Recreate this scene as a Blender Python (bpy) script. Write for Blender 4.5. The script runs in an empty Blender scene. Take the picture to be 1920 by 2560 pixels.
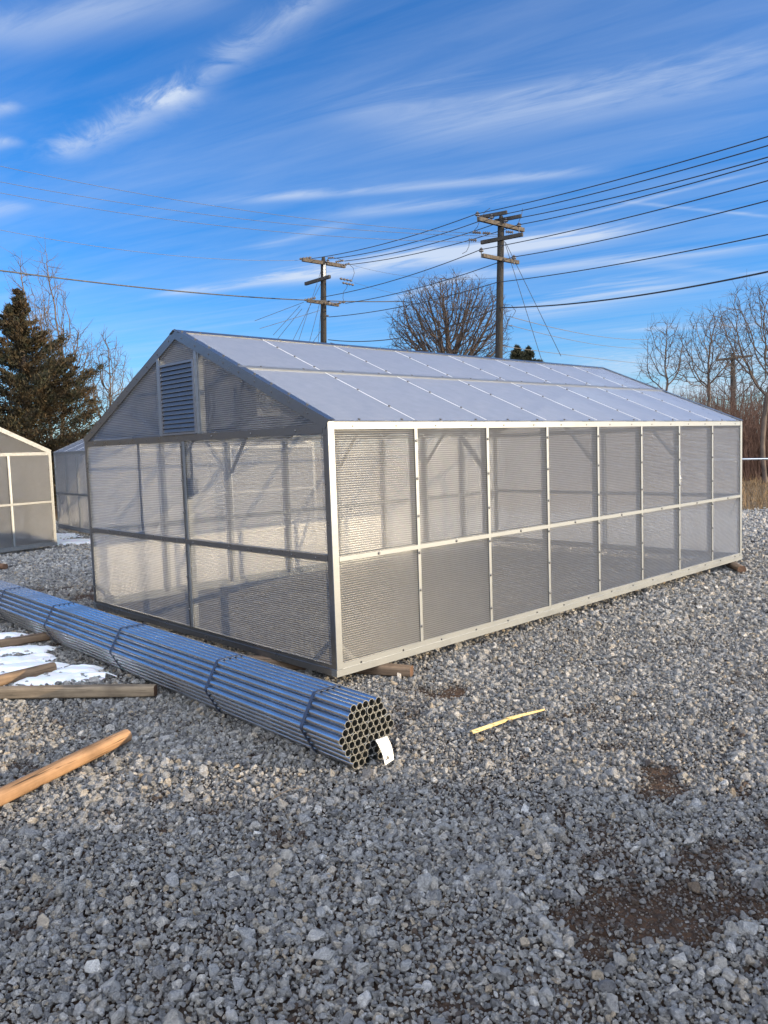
import bpy, bmesh, math, random
import numpy as np
from mathutils import Vector, Matrix
R = math.radians
rnd = random.Random(7)
scene = bpy.context.scene
col = scene.collection

# ------------------------------------------------------------------ camera numbers (solved from the photo)
FPX = 1968.197
PITCH, ROLL, EYE = 0.0800602, -0.0334959, 1.77800
cp, sp, cr, sr = math.cos(PITCH), math.sin(PITCH), math.cos(ROLL), math.sin(ROLL)
FW = Vector((0, cp, -sp)); UP0 = Vector((0, sp, cp)); RT0 = Vector((1, 0, 0))
RT = RT0*cr + UP0*sr; UP = UP0*cr - RT0*sr
CAM = Vector((0, 0, EYE))
def ray(x, y): return FW + RT*((x-960)/FPX) - UP*((y-1280)/FPX)
def ground(x, y, z=0.0):
    d = ray(x, y); return CAM + d*((z-EYE)/d.z)
def atY(x, y, Y):
    d = ray(x, y); return CAM + d*(Y/d.y)
def onz(x, y, z):
    d = ray(x, y); return CAM + d*((z-EYE)/d.z)
def F(x, y): return (x*1.15732, y*1.15732)
def z7(x, y): return (700+x*.42194, 500+y*.42194)

SUN_AZ, SUN_EL = R(105), R(13)

# ------------------------------------------------------------------ helpers
class MB:
    def __init__(s): s.v = []; s.f = []; s.mi = []; s.m = 0
    def add(s, vs, fs):
        b = len(s.v); s.v += [tuple(p) for p in vs]
        for f in fs: s.f.append(tuple(b+i for i in f)); s.mi.append(s.m)
    def box(s, x0, x1, y0, y1, z0, z1):
        v = [(x0,y0,z0),(x1,y0,z0),(x1,y1,z0),(x0,y1,z0),(x0,y0,z1),(x1,y0,z1),(x1,y1,z1),(x0,y1,z1)]
        s.add(v, [(0,3,2,1),(4,5,6,7),(0,1,5,4),(1,2,6,5),(2,3,7,6),(3,0,4,7)]); return s
    def prism(s, poly, ext):
        # poly: list of 3d points (ccw seen from the +ext side), ext: extrusion vector
        n = len(poly); e = Vector(ext)
        a = [Vector(p) for p in poly]; b = [p+e for p in a]
        s.add(a+b, [tuple(range(n-1,-1,-1)), tuple(range(n,2*n))]+[(i,(i+1)%n,n+(i+1)%n,n+i) for i in range(n)]); return s
    def bar(s, p, q, w, h, up=(0,0,1)):
        p = Vector(p); q = Vector(q); d = (q-p).normalized(); u = Vector(up); x = d.cross(u)
        if x.length < 1e-5: x = d.cross(Vector((1,0,0)))
        x.normalize(); u = x.cross(d)
        c = [x*(-w/2)+u*(-h/2), x*(w/2)+u*(-h/2), x*(w/2)+u*(h/2), x*(-w/2)+u*(h/2)]
        s.add([p+k for k in c]+[q+k for k in c], [(0,1,2,3),(7,6,5,4),(0,4,5,1),(1,5,6,2),(2,6,7,3),(3,7,4,0)]); return s
    def tube(s, pts, r, n=8, caps=True):
        pts = [Vector(p) for p in pts]; m = len(pts)
        rs = r if isinstance(r, (list, tuple)) else [r]*m
        d0 = (pts[1]-pts[0]).normalized()
        x = d0.orthogonal().normalized(); vs = []
        for i, p in enumerate(pts):
            d = (pts[min(i+1,m-1)]-pts[max(i-1,0)])
            if d.length < 1e-9: d = d0
            d.normalize(); x = (x - d*x.dot(d))
            if x.length < 1e-6: x = d.orthogonal()
            x.normalize(); y = d.cross(x)
            for k in range(n):
                a = 2*math.pi*k/n; vs.append(p + (x*math.cos(a)+y*math.sin(a))*rs[i])
        fs = [(i*n+k, i*n+(k+1)%n, (i+1)*n+(k+1)%n, (i+1)*n+k) for i in range(m-1) for k in range(n)]
        if caps: fs += [tuple(range(n-1,-1,-1)), tuple(range((m-1)*n, m*n))]
        s.add(vs, fs); return s
    def mesh(s, name, mats, smooth=False):
        me = bpy.data.meshes.new(name); me.from_pydata(s.v, [], s.f)
        for m in (mats if isinstance(mats, (list, tuple)) else [mats]): me.materials.append(m)
        me.polygons.foreach_set('material_index', s.mi)
        if smooth: me.polygons.foreach_set('use_smooth', [True]*len(s.f))
        me.update(); return me
    def build(s, name, mats, parent=None, smooth=False):
        o = bpy.data.objects.new(name, s.mesh(name, mats, smooth)); col.objects.link(o)
        if parent: o.parent = parent
        return o
def tag(o, label=None, cat=None, group=None, kind=None):
    if label: o['label'] = label
    if cat: o['category'] = cat
    if group: o['group'] = group
    if kind: o['kind'] = kind
    return o
def empty(name, loc=(0,0,0), rz=0.0, label=None, cat=None, group=None):
    o = bpy.data.objects.new(name, None); o.empty_display_size = .2; col.objects.link(o)
    o.location = loc; o.rotation_euler = (0,0,rz); return tag(o, label, cat, group)
def inst(name, me, parent, loc=(0,0,0), rot=(0,0,0)):
    o = bpy.data.objects.new(name, me); col.objects.link(o); o.parent = parent
    o.location = loc; o.rotation_euler = rot; return o

# ------------------------------------------------------------------ materials
def newmat(name):
    m = bpy.data.materials.new(name); m.use_nodes = True
    nt = m.node_tree; nt.nodes.clear()
    out = nt.nodes.new('ShaderNodeOutputMaterial'); return m, nt, out
def N(nt, t, **kw):
    n = nt.nodes.new(t)
    for k, v in kw.items():
        if k.startswith('i_'):
            key = k[2:]; key = int(key) if key.isdigit() else key.replace('_', ' ')
            n.inputs[key].default_value = v
        else: setattr(n, k, v)
    return n
def ramp(nt, fac, stops, interp='LINEAR'):
    r = nt.nodes.new('ShaderNodeValToRGB'); r.color_ramp.interpolation = interp
    e = r.color_ramp.elements
    while len(e) < len(stops): e.new(.5)
    for k, (p, c) in enumerate(stops):
        e[k].position = p; e[k].color = (*c, 1) if len(c) == 3 else c
    nt.links.new(fac, r.inputs[0]); return r
def math_(nt, op, a, b=None, c=None, clamp=False):
    n = nt.nodes.new('ShaderNodeMath'); n.operation = op; n.use_clamp = clamp
    for i, v in enumerate((a, b, c)):
        if v is None: continue
        if isinstance(v, (int, float)): n.inputs[i].default_value = v
        else: nt.links.new(v, n.inputs[i])
    return n.outputs[0]
def mixc(nt, fac, a, b, mode='MIX'):
    n = nt.nodes.new('ShaderNodeMix'); n.data_type = 'RGBA'; n.blend_type = mode
    for sock, v in ((n.inputs[0], fac), (n.inputs[6], a), (n.inputs[7], b)):
        if isinstance(v, (int, float)): sock.default_value = v
        elif isinstance(v, tuple): sock.default_value = (*v, 1)
        else: nt.links.new(v, sock)
    return n.outputs[2]

def metal(name, base, rough, metallic, var=.25, scale=(6,6,6), bump=.0):
    m, nt, out = newmat(name); L = nt.links
    tc = N(nt, 'ShaderNodeTexCoord'); mp = N(nt, 'ShaderNodeMapping'); mp.inputs['Scale'].default_value = scale
    L.new(tc.outputs['Object'], mp.inputs[0])
    no = N(nt, 'ShaderNodeTexNoise', i_Scale=3.0, i_Detail=6.0, i_Roughness=.65); L.new(mp.outputs[0], no.inputs['Vector'])
    c = ramp(nt, no.outputs['Fac'], [(.25, tuple(x*(1-var) for x in base)), (.75, tuple(min(1, x*(1+var*.5)) for x in base))])
    rr = ramp(nt, no.outputs['Fac'], [(.2, (rough*1.25,)*3), (.8, (rough*.75,)*3)])
    p = N(nt, 'ShaderNodeBsdfPrincipled', i_Metallic=metallic)
    L.new(c.outputs[0], p.inputs['Base Color']); L.new(rr.outputs[0], p.inputs['Roughness'])
    if bump:
        b = N(nt, 'ShaderNodeBump', i_Strength=bump, i_Distance=.002); L.new(no.outputs['Fac'], b.inputs['Height']); L.new(b.outputs[0], p.inputs['Normal'])
    L.new(p.outputs[0], out.inputs[0]); return m
def plain(name, c, rough=.7, metallic=0.0, var=.3, scale=8.0):
    return metal(name, c, rough, metallic, var, (scale/3,)*3)

M_ALU = metal('mill_aluminium', (.285,.305,.33), .46, .85, .22, (1.5,1.5,5), .15)
M_ALUD = metal('dull_aluminium', (.20,.21,.225), .5, .8, .2)
M_TRIM = metal('trim_aluminium', (.28,.285,.295), .30, .95, .18, (2,2,5), .1)
M_GALV = metal('galvanised_steel', (.60,.62,.64), .28, 1.0, .40, (1.6,14,14), .2)
M_RIM = metal('cut_steel_rim', (.42,.42,.40), .45, .7, .2)
M_STRAP = plain('blue_black_strap', (.045,.06,.10), .45, .4)
M_SCREW = plain('screw_head', (.16,.16,.165), .45, .6)
M_LOUVRE = metal('louvre_slats', (.30,.31,.34), .38, .9, .15, (3,3,3))
M_BLADE = metal('blade_grey', (.10,.105,.12), .4, .7, .15, (3,3,3))
M_PIPE = metal('conduit_grey', (.16,.165,.17), .4, .7, .15, (3,3,3))
M_DARK = plain('dark_backing', (.03,.03,.035), .7)
M_HEAT = plain('heater_case', (.55,.53,.47), .55)
M_HEATD = plain('heater_dark', (.10,.11,.13), .5, .2)
M_CAGE = plain('fan_cage', (.02,.02,.024), .5, .4)
M_PAPER = plain('paper', (.78,.75,.68), .8, 0, .1)
M_INK = plain('ink', (.12,.11,.10), .8)
M_POLE = metal('creosote_pole', (.012,.0095,.008), .85, 0, .6, (14,14,1.0), .5)
M_ARM = metal('crossarm_wood', (.055,.042,.031), .8, 0, .4, (3,3,3))
M_ARMD = metal('crossarm_dark', (.025,.021,.018), .8, 0, .4, (3,3,3))
M_INSUL = plain('insulator', (.10,.09,.09), .35)
M_WIRE = plain('wire_black', (.025,.025,.028), .6, .1)
M_WIREG = plain('wire_grey', (.13,.12,.115), .8, 0)

def poly_mat(name, clear, ribpitch, milky, axis=2, bumpd=.0016, blur=.06, thru=.74, gloss=1.0, grough=.24, tint=((.74,.74,.74), (.86,.86,.86))):
    """twin-wall polycarbonate: fine flutes, partly clear, partly milky"""
    m, nt, out = newmat(name); L = nt.links
    tc = N(nt, 'ShaderNodeTexCoord'); sx = N(nt, 'ShaderNodeSeparateXYZ'); L.new(tc.outputs['Object'], sx.inputs[0])
    no = N(nt, 'ShaderNodeTexNoise', i_Scale=1.6, i_Detail=2.0); L.new(tc.outputs['Object'], no.inputs['Vector'])
    ph = math_(nt, 'MULTIPLY', sx.outputs[axis], 2*math.pi/ribpitch)
    ph = math_(nt, 'ADD', ph, math_(nt, 'MULTIPLY', no.outputs['Fac'], 1.2))
    s = math_(nt, 'MULTIPLY_ADD', math_(nt, 'SINE', ph), .5, .5)
    rib = math_(nt, 'POWER', s, 2.2)
    bmp = N(nt, 'ShaderNodeBump', i_Strength=.55, i_Distance=bumpd); L.new(s, bmp.inputs['Height'])
    tr = N(nt, 'ShaderNodeBsdfTransparent'); tr.inputs[0].default_value = (.93,.94,.95,1)
    rf = N(nt, 'ShaderNodeBsdfRefraction', i_Roughness=blur, i_IOR=1.13); rf.inputs[0].default_value = (.93,.94,.95,1); L.new(bmp.outputs[0], rf.inputs['Normal'])
    see = N(nt, 'ShaderNodeMixShader'); see.inputs[0].default_value = .27; L.new(tr.outputs[0], see.inputs[1]); L.new(rf.outputs[0], see.inputs[2])
    sc = N(nt, 'ShaderNodeTexNoise', i_Scale=9.0, i_Detail=8.0, i_Roughness=.7); L.new(tc.outputs['Object'], sc.inputs['Vector'])
    mc = ramp(nt, sc.outputs['Fac'], [(.3, tint[0]), (.7, tint[1])])
    df = N(nt, 'ShaderNodeBsdfDiffuse'); tl = N(nt, 'ShaderNodeBsdfTranslucent')
    L.new(mc.outputs[0], df.inputs[0]); L.new(mc.outputs[0], tl.inputs[0]); L.new(bmp.outputs[0], df.inputs['Normal'])
    mk = N(nt, 'ShaderNodeMixShader'); mk.inputs[0].default_value = thru; L.new(df.outputs[0], mk.inputs[1]); L.new(tl.outputs[0], mk.inputs[2])
    fac = math_(nt, 'ADD', math_(nt, 'MULTIPLY', rib, milky), 1-clear)
    body = N(nt, 'ShaderNodeMixShader'); L.new(fac, body.inputs[0]); L.new(see.outputs[0], body.inputs[1]); L.new(mk.outputs[0], body.inputs[2])
    bf = N(nt, 'ShaderNodeNewGeometry').outputs['Backfacing']; fr = N(nt, 'ShaderNodeFresnel'); L.new(math_(nt, 'MULTIPLY_ADD', bf, 1/1.5-1.5, 1.5), fr.inputs['IOR'])
    gl = N(nt, 'ShaderNodeBsdfGlossy', i_Roughness=grough); gl.inputs[0].default_value = (.9,.9,.9,1)
    mp2 = N(nt, 'ShaderNodeMapping'); mp2.inputs['Scale'].default_value = (5.0, 5.0, .5); L.new(tc.outputs['Object'], mp2.inputs[0])
    bow = N(nt, 'ShaderNodeTexNoise', i_Scale=1.0, i_Detail=2.0); L.new(mp2.outputs[0], bow.inputs['Vector'])
    bm2 = N(nt, 'ShaderNodeBump', i_Strength=.4, i_Distance=.02); L.new(bow.outputs['Fac'], bm2.inputs['Height']); L.new(bmp.outputs[0], bm2.inputs['Normal']); L.new(bm2.outputs[0], gl.inputs['Normal'])
    bmf = N(nt, 'ShaderNodeBump', i_Strength=1.0, i_Distance=bumpd*3.2); L.new(s, bmf.inputs['Height'])
    gl2 = N(nt, 'ShaderNodeBsdfGlossy', i_Roughness=.27); gl2.inputs[0].default_value = (.92,.94,.97,1); L.new(bmf.outputs[0], gl2.inputs['Normal'])
    gmx = N(nt, 'ShaderNodeMixShader'); L.new(bf, gmx.inputs[0]); L.new(gl2.outputs[0], gmx.inputs[1]); L.new(gl.outputs[0], gmx.inputs[2]); gl = gmx
    fin = N(nt, 'ShaderNodeMixShader'); L.new(math_(nt, 'MULTIPLY', fr.outputs[0], math_(nt, 'MULTIPLY_ADD', bf, 8.0, gloss), clamp=True), fin.inputs[0]); L.new(body.outputs[0], fin.inputs[1]); L.new(gl.outputs[0], fin.inputs[2])
    L.new(fin.outputs[0], out.inputs[0]); return m
M_POLY = poly_mat('fluted_polycarbonate', .885, .0175, .56, 2, .0014, .30, .91, 1.35, .42)
M_ROOF = poly_mat('opal_polycarbonate_sky_tint', .36, .03, .06, 0, .0002, .25, .52, .9, .16, ((.46,.51,.62), (.53,.58,.70)))  # blue of the reflected sky is put into the roof tint
m, nt, out = newmat('clear_back_face'); t = N(nt, 'ShaderNodeBsdfTransparent'); t.inputs[0].default_value = (.965,.965,.965,1); nt.links.new(t.outputs[0], out.inputs[0]); M_CLEAR = m

def wood(name, c0, c1, rough=.8):
    m, nt, out = newmat(name); L = nt.links
    tc = N(nt, 'ShaderNodeTexCoord'); mp = N(nt, 'ShaderNodeMapping'); mp.inputs['Scale'].default_value = (1.6, 26, 26); L.new(tc.outputs['Object'], mp.inputs[0])
    n1 = N(nt, 'ShaderNodeTexNoise', i_Scale=1.0, i_Detail=7.0, i_Roughness=.7, i_Distortion=1.1); L.new(mp.outputs[0], n1.inputs['Vector'])
    n2 = N(nt, 'ShaderNodeTexNoise', i_Scale=5.0, i_Detail=4.0); L.new(tc.outputs['Object'], n2.inputs['Vector'])
    vo = N(nt, 'ShaderNodeTexVoronoi', i_Scale=3.2); vo.inputs['Randomness'].default_value = 1; L.new(tc.outputs['Object'], vo.inputs['Vector'])
    c = ramp(nt, n1.outputs['Fac'], [(.3, c0), (.62, c1)])
    d = mixc(nt, ramp(nt, n2.outputs['Fac'], [(.42, (0,0,0)), (.75, (.65,.65,.65))]).outputs[0], c.outputs[0], tuple(x*.35 for x in c0))
    k = ramp(nt, vo.outputs['Distance'], [(.06, (1,1,1)), (.13, (0,0,0))])
    d = mixc(nt, k.outputs[0], d, tuple(x*.3 for x in c0))
    mp3 = N(nt, 'ShaderNodeMapping'); mp3.inputs['Scale'].default_value = (2.2, 60, 60); L.new(tc.outputs['Object'], mp3.inputs[0])
    n5 = N(nt, 'ShaderNodeTexNoise', i_Scale=1.0, i_Detail=3.0, i_Roughness=.5, i_Distortion=.4); L.new(mp3.outputs[0], n5.inputs['Vector'])
    ck = ramp(nt, n5.outputs['Fac'], [(.33, (1,1,1)), (.38, (0,0,0))]); d = mixc(nt, ck.outputs[0], d, tuple(x*.22 for x in c0))
    p = N(nt, 'ShaderNodeBsdfPrincipled', i_Roughness=rough); L.new(d, p.inputs['Base Color'])
    b = N(nt, 'ShaderNodeBump', i_Strength=.7, i_Distance=.006); L.new(n1.outputs['Fac'], b.inputs['Height']); L.new(b.outputs[0], p.inputs['Normal'])
    L.new(p.outputs[0], out.inputs[0]); return m
M_WOODO = wood('orange_timber', (.19,.105,.05), (.34,.20,.105))
M_WOODB = wood('weathered_timber', (.085,.055,.035), (.20,.135,.085))
M_WOODG = wood('grey_sawn_timber', (.10,.075,.05), (.24,.185,.125))
M_WOODE = wood('end_grain', (.07,.035,.02), (.15,.08,.045))
M_STICK = wood('pale_split_wood', (.58,.40,.15), (.78,.60,.28))

def bark(name, c0, c1):
    m, nt, out = newmat(name); L = nt.links
    tc = N(nt, 'ShaderNodeTexCoord'); no = N(nt, 'ShaderNodeTexNoise', i_Scale=2.5, i_Detail=5.0); L.new(tc.outputs['Object'], no.inputs['Vector'])
    c = ramp(nt, no.outputs['Fac'], [(.35, c0), (.65, c1)])
    p = N(nt, 'ShaderNodeBsdfPrincipled', i_Roughness=.85); L.new(c.outputs[0], p.inputs['Base Color']); L.new(p.outputs[0], out.inputs[0]); return m
M_BARK = bark('bare_bark', (.055,.042,.033), (.12,.09,.07))
M_BARKD = bark('bare_bark_dark', (.045,.033,.027), (.10,.072,.055))
M_BARKK = bark('dark_bark', (.030,.022,.018), (.070,.050,.040))
M_CEDAR = bark('cedar_foliage', (.014,.018,.006), (.050,.029,.010))
M_SPRUCE = bark('spruce_foliage', (.012,.016,.008), (.032,.034,.015))
M_SLOPE = bark('added_slope_dark', (.025,.024,.015), (.06,.045,.028))  # for the added slope behind the camera
M_BRUSH = bark('brush_stems', (.07,.035,.025), (.20,.115,.075))
M_DRY = bark('dry_grass', (.085,.05,.022), (.21,.135,.065))
m, nt, out = newmat('snow'); p = N(nt, 'ShaderNodeBsdfPrincipled', i_Roughness=.6); p.inputs['Base Color'].default_value = (.70,.72,.75,1); p.inputs['Subsurface Weight'].default_value = .2
no = N(nt, 'ShaderNodeTexNoise', i_Scale=60.0, i_Detail=4.0); b = N(nt, 'ShaderNodeBump', i_Strength=.35, i_Distance=.006); nt.links.new(no.outputs['Fac'], b.inputs['Height']); nt.links.new(b.outputs[0], p.inputs['Normal'])
nt.links.new(p.outputs[0], out.inputs[0]); M_SNOW = m

# stones
m, nt, out = newmat('limestone'); L = nt.links
oi = N(nt, 'ShaderNodeObjectInfo'); tc = N(nt, 'ShaderNodeTexCoord')
c = ramp(nt, oi.outputs['Random'], [(0, (.20,.20,.21)), (.18, (.33,.33,.335)), (.42, (.48,.475,.47)), (.58, (.40,.40,.40)), (.70, (.48,.445,.395)), (.84, (.64,.63,.62)), (.93, (.53,.43,.31)), (1, (.82,.81,.79))])
ad = N(nt, 'ShaderNodeVectorMath', operation='ADD'); L.new(tc.outputs['Object'], ad.inputs[0])
rv = N(nt, 'ShaderNodeVectorMath', operation='SCALE'); rv.inputs[0].default_value = (37, 19, 53); L.new(oi.outputs['Random'], rv.inputs['Scale']); L.new(rv.outputs[0], ad.inputs[1])
n1 = N(nt, 'ShaderNodeTexNoise', i_Scale=1.5, i_Detail=8.0, i_Roughness=.72); L.new(ad.outputs[0], n1.inputs['Vector'])
v1 = ramp(nt, n1.outputs['Fac'], [(.30, (.48,.47,.46)), (.45, (.93,.93,.93)), (.55, (1.1,1.1,1.1)), (.70, (1.6,1.58,1.55))])
cc = mixc(nt, 1.0, c.outputs[0], v1.outputs[0], 'MULTIPLY')
at = N(nt, 'ShaderNodeAttribute', attribute_type='INSTANCER', attribute_name='dirt')
cc = mixc(nt, math_(nt, 'MULTIPLY', at.outputs['Fac'], .90), cc, (.075,.036,.014))
p = N(nt, 'ShaderNodeBsdfPrincipled', i_Roughness=.8); L.new(cc, p.inputs['Base Color'])
b = N(nt, 'ShaderNodeBump', i_Strength=.9, i_Distance=.16); L.new(n1.outputs['Fac'], b.inputs['Height']); L.new(b.outputs[0], p.inputs['Normal'])
L.new(p.outputs[0], out.inputs[0]); M_STONE = m

# ground soil / far gravel / dry turf
m, nt, out = newmat('yard_ground'); L = nt.links
ge = N(nt, 'ShaderNodeNewGeometry'); sx = N(nt, 'ShaderNodeSeparateXYZ'); L.new(ge.outputs['Position'], sx.inputs[0])
vo = N(nt, 'ShaderNodeTexVoronoi', i_Scale=26.0); L.new(ge.outputs['Position'], vo.inputs['Vector'])
hs = N(nt, 'ShaderNodeSeparateColor'); L.new(vo.outputs['Color'], hs.inputs[0])
gc = ramp(nt, hs.outputs[0], [(0, (.13,.13,.14)), (.5, (.23,.225,.22)), (.8, (.27,.23,.18)), (1, (.38,.37,.35))])
gap = ramp(nt, vo.outputs['Distance'], [(.3, (1,1,1)), (.62, (.12,.09,.07))])
gc = mixc(nt, 1.0, gc.outputs[0], gap.outputs[0], 'MULTIPLY')
n2 = N(nt, 'ShaderNodeTexNoise', i_Scale=30.0, i_Detail=8.0, i_Roughness=.7); L.new(ge.outputs['Position'], n2.inputs['Vector'])
so = ramp(nt, n2.outputs['Fac'], [(.3, (.020,.009,.004)), (.6, (.065,.031,.012)), (.75, (.10,.055,.026))])
da = N(nt, 'ShaderNodeAttribute', attribute_type='GEOMETRY', attribute_name='soil')
gc = mixc(nt, da.outputs['Fac'], gc, so.outputs[0])
n3 = N(nt, 'ShaderNodeTexNoise', i_Scale=.8, i_Detail=4.0); L.new(ge.outputs['Position'], n3.inputs['Vector'])
n4 = N(nt, 'ShaderNodeTexNoise', i_Scale=6.0, i_Detail=6.0); L.new(ge.outputs['Position'], n4.inputs['Vector'])
tf = ramp(nt, n4.outputs['Fac'], [(.3, (.04,.026,.012)), (.5, (.10,.066,.03)), (.7, (.17,.115,.055))])
e = math_(nt, 'ADD', math_(nt, 'MULTIPLY_ADD', sx.outputs[0], .24, -21.0), sx.outputs[1])
e = math_(nt, 'ADD', e, math_(nt, 'MULTIPLY_ADD', n3.outputs['Fac'], 2.4, -1.2))
e = math_(nt, 'MULTIPLY', e, 1.6, clamp=True)
gc = mixc(nt, e, gc, tf.outputs[0])
p = N(nt, 'ShaderNodeBsdfPrincipled', i_Roughness=.9); L.new(gc, p.inputs['Base Color'])
hh = math_(nt, 'SUBTRACT', n2.outputs['Fac'], vo.outputs['Distance'])
b = N(nt, 'ShaderNodeBump', i_Strength=.8, i_Distance=.02); L.new(hh, b.inputs['Height']); L.new(b.outputs[0], p.inputs['Normal'])
L.new(p.outputs[0], out.inputs[0]); M_GROUND = m

# ------------------------------------------------------------------ ground, with dirt patches
def vnoise(x, y, sc, seed):
    g = np.random.default_rng(seed).random((256, 256)); x = x/sc+100; y = y/sc+100
    xi = np.floor(x).astype(int); yi = np.floor(y).astype(int); fx = x-xi; fy = y-yi
    fx = fx*fx*(3-2*fx); fy = fy*fy*(3-2*fy)
    a = g[xi%256, yi%256]; b_ = g[(xi+1)%256, yi%256]; c_ = g[xi%256, (yi+1)%256]; d_ = g[(xi+1)%256, (yi+1)%256]
    return (a*(1-fx)+b_*fx)*(1-fy)+(c_*(1-fx)+d_*fx)*fy
DIRT = []
for fx, fy, rx, ry, s in ((1470,1960,.42,.17,1.0),(1400,1985,.20,.08,.9),(1290,1850,.20,.16,.8),(1560,1850,.22,.2,.8),(1430,1700,.36,.22,.6),(1245,1745,.17,.16,.85),(1330,1770,.2,.15,.5),
        (1600,1760,.3,.25,.6),(1620,1930,.16,.15,.7),(1240,1830,.12,.14,.6),(1580,2060,.12,.1,.6),(1370,2120,.12,.06,.5),(950,1495,.28,.14,.8),(1640,2080,.1,.08,.6),(1290,2050,.07,.05,.6),
        (140,1285,1.3,.35,.8),(190,1268,.6,.2,.8),(90,1275,.5,.2,.6),(1030,1925,.07,.06,.3),(1220,1545,.18,.12,.3),(60,1440,.7,.6,.45)):
    g = ground(*F(fx, fy)); DIRT.append((g.x, g.y, rx, ry, s))
def dirt(x, y):
    m_ = np.zeros_like(x)
    for gx, gy, rx, ry, s in DIRT:
        q = ((x-gx)/rx)**2+((y-gy)/ry)**2; m_ = np.maximum(m_, s*np.exp(-q*.6))
    n = .55*vnoise(x, y, .16, 3)+.3*vnoise(x, y, .06, 4)+.15*vnoise(x, y, .6, 5)
    return np.clip((m_*1.0 + (n-.5)*2.2 - .40)*2.0, 0, 1)
def axis(lo, hi, st, far):
    a = list(np.arange(lo, hi, st)); k = st; x = hi; up = []
    while x < far: up.append(x); k *= 1.45; x += k
    up.append(far); k = st; x = lo; dn = []
    while x > -far: dn.append(x); k *= 1.45; x -= k
    dn.append(-far); return np.array(sorted(set(np.round(dn+a+up, 4))))
gx = axis(-4.5, 4.5, .05, 700.0); gy = axis(1.2, 10.5, .05, 700.0)
XX, YY = np.meshgrid(gx, gy); xf, yf = XX.ravel(), YY.ravel()
ds = dirt(xf, yf)
near = (np.abs(xf) < 6) & (yf > 0) & (yf < 12)
soil = np.where(near, np.clip(ds+.55, 0, 1), np.clip(ds*1.3, 0, 1))
zf = -.034 + .016*ds*near + .008*near*(vnoise(xf, yf, .11, 9)-.5)
nx, ny = len(gx), len(gy)
idx = np.arange(nx*ny).reshape(ny, nx)
quads = np.stack([idx[:-1,:-1], idx[:-1,1:], idx[1:,1:], idx[1:,:-1]], -1).reshape(-1, 4)
me = bpy.data.meshes.new('ground'); me.from_pydata(np.stack([xf, yf, zf], 1).tolist(), [], quads.tolist())
at = me.attributes.new('soil', 'FLOAT', 'POINT'); at.data.foreach_set('value', soil.astype(np.float32))
me.materials.append(M_GROUND); me.polygons.foreach_set('use_smooth', [True]*len(quads))
o = bpy.data.objects.new('ground', me); col.objects.link(o); tag(o, kind='structure')

# earth bank added out of frame to the right: it shades the near gravel
mb = MB(); nX, nY = 40, 260
hx0, hx1, hy0, hy1 = 8.5, 27.0, -26.0, 6.5
rnd2 = random.Random(77)
def bank(x, y):
    ridge = float(np.interp(y, [-26, -22, -3, -1.05, -.45, -.30, .6, 5.5], [0, 5.4, 5.3, 4.58, 4.05, 3.70, 2.0, -.2])) + .30*(rnd2.random()-.5)+.07*math.sin(y*9.1)+.05*math.sin(y*23.0+x*3)+.06*math.sin(x*5.0+y*4)
    return max(-.2, ridge - abs(x-17.0)*.55) + .0
mb.add([(hx0+(hx1-hx0)*i/nX, hy0+(hy1-hy0)*j/nY, bank(hx0+(hx1-hx0)*i/nX, hy0+(hy1-hy0)*j/nY)-.05) for j in range(nY+1) for i in range(nX+1)],
       [(j*(nX+1)+i, j*(nX+1)+i+1, (j+1)*(nX+1)+i+1, (j+1)*(nX+1)+i) for j in range(nY) for i in range(nX)])
tag(mb.build('hill', M_DRY, smooth=True), kind='structure')
mb = MB(); vs = []; nA = 60  # unseen wooded ring, added to darken the reflections in the gable
for i in range(nA+1):
    a = R(-34-174*i/nA); h = 9.5+1.6*math.sin(i*1.7)+1.1*math.sin(i*.63+2)
    for rr, zz in ((40, -.2), (43, h*.7), (48, h), (62, -.2)): vs.append((rr*math.sin(a), rr*math.cos(a), zz))
mb.add(vs, [(i*4+k, i*4+4+k, i*4+5+k, i*4+1+k) for i in range(nA) for k in range(3)])
tag(mb.build('added_slope', M_SLOPE, smooth=False), kind='structure')

# ------------------------------------------------------------------ gravel (uncountable stones)
stones = bpy.data.collections.new('stone_kinds')
for k in range(14):
    r_ = random.Random(100+k); bm = bmesh.new()
    ax = (1.0, r_.uniform(.72, .98), r_.uniform(.55, .82))
    for _ in range(r_.choice((11, 13, 15, 18))):
        v = Vector((r_.gauss(0,1), r_.gauss(0,1), r_.gauss(0,1))).normalized()*r_.uniform(.88, 1.1)
        bm.verts.new((v.x*ax[0], v.y*ax[1], v.z*ax[2]))
    g = bmesh.ops.convex_hull(bm, input=bm.verts)
    bmesh.ops.delete(bm, geom=[v for v in bm.verts if not v.link_faces], context='VERTS')
    bmesh.ops.bevel(bm, geom=list(bm.edges), offset=.10, segments=1, affect='EDGES', clamp_overlap=True)
    me = bpy.data.meshes.new('stone'); bm.to_mesh(me); bm.free(); me.materials.append(M_STONE)
    so_ = bpy.data.objects.new('stone', me); stones.objects.link(so_)
rng = np.random.default_rng(11)
P, S, RO, D, I = [], [], [], [], []
PEB = False
AZ = .8121202; GO = Vector((-1.85632, 7.31869, .09))
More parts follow.
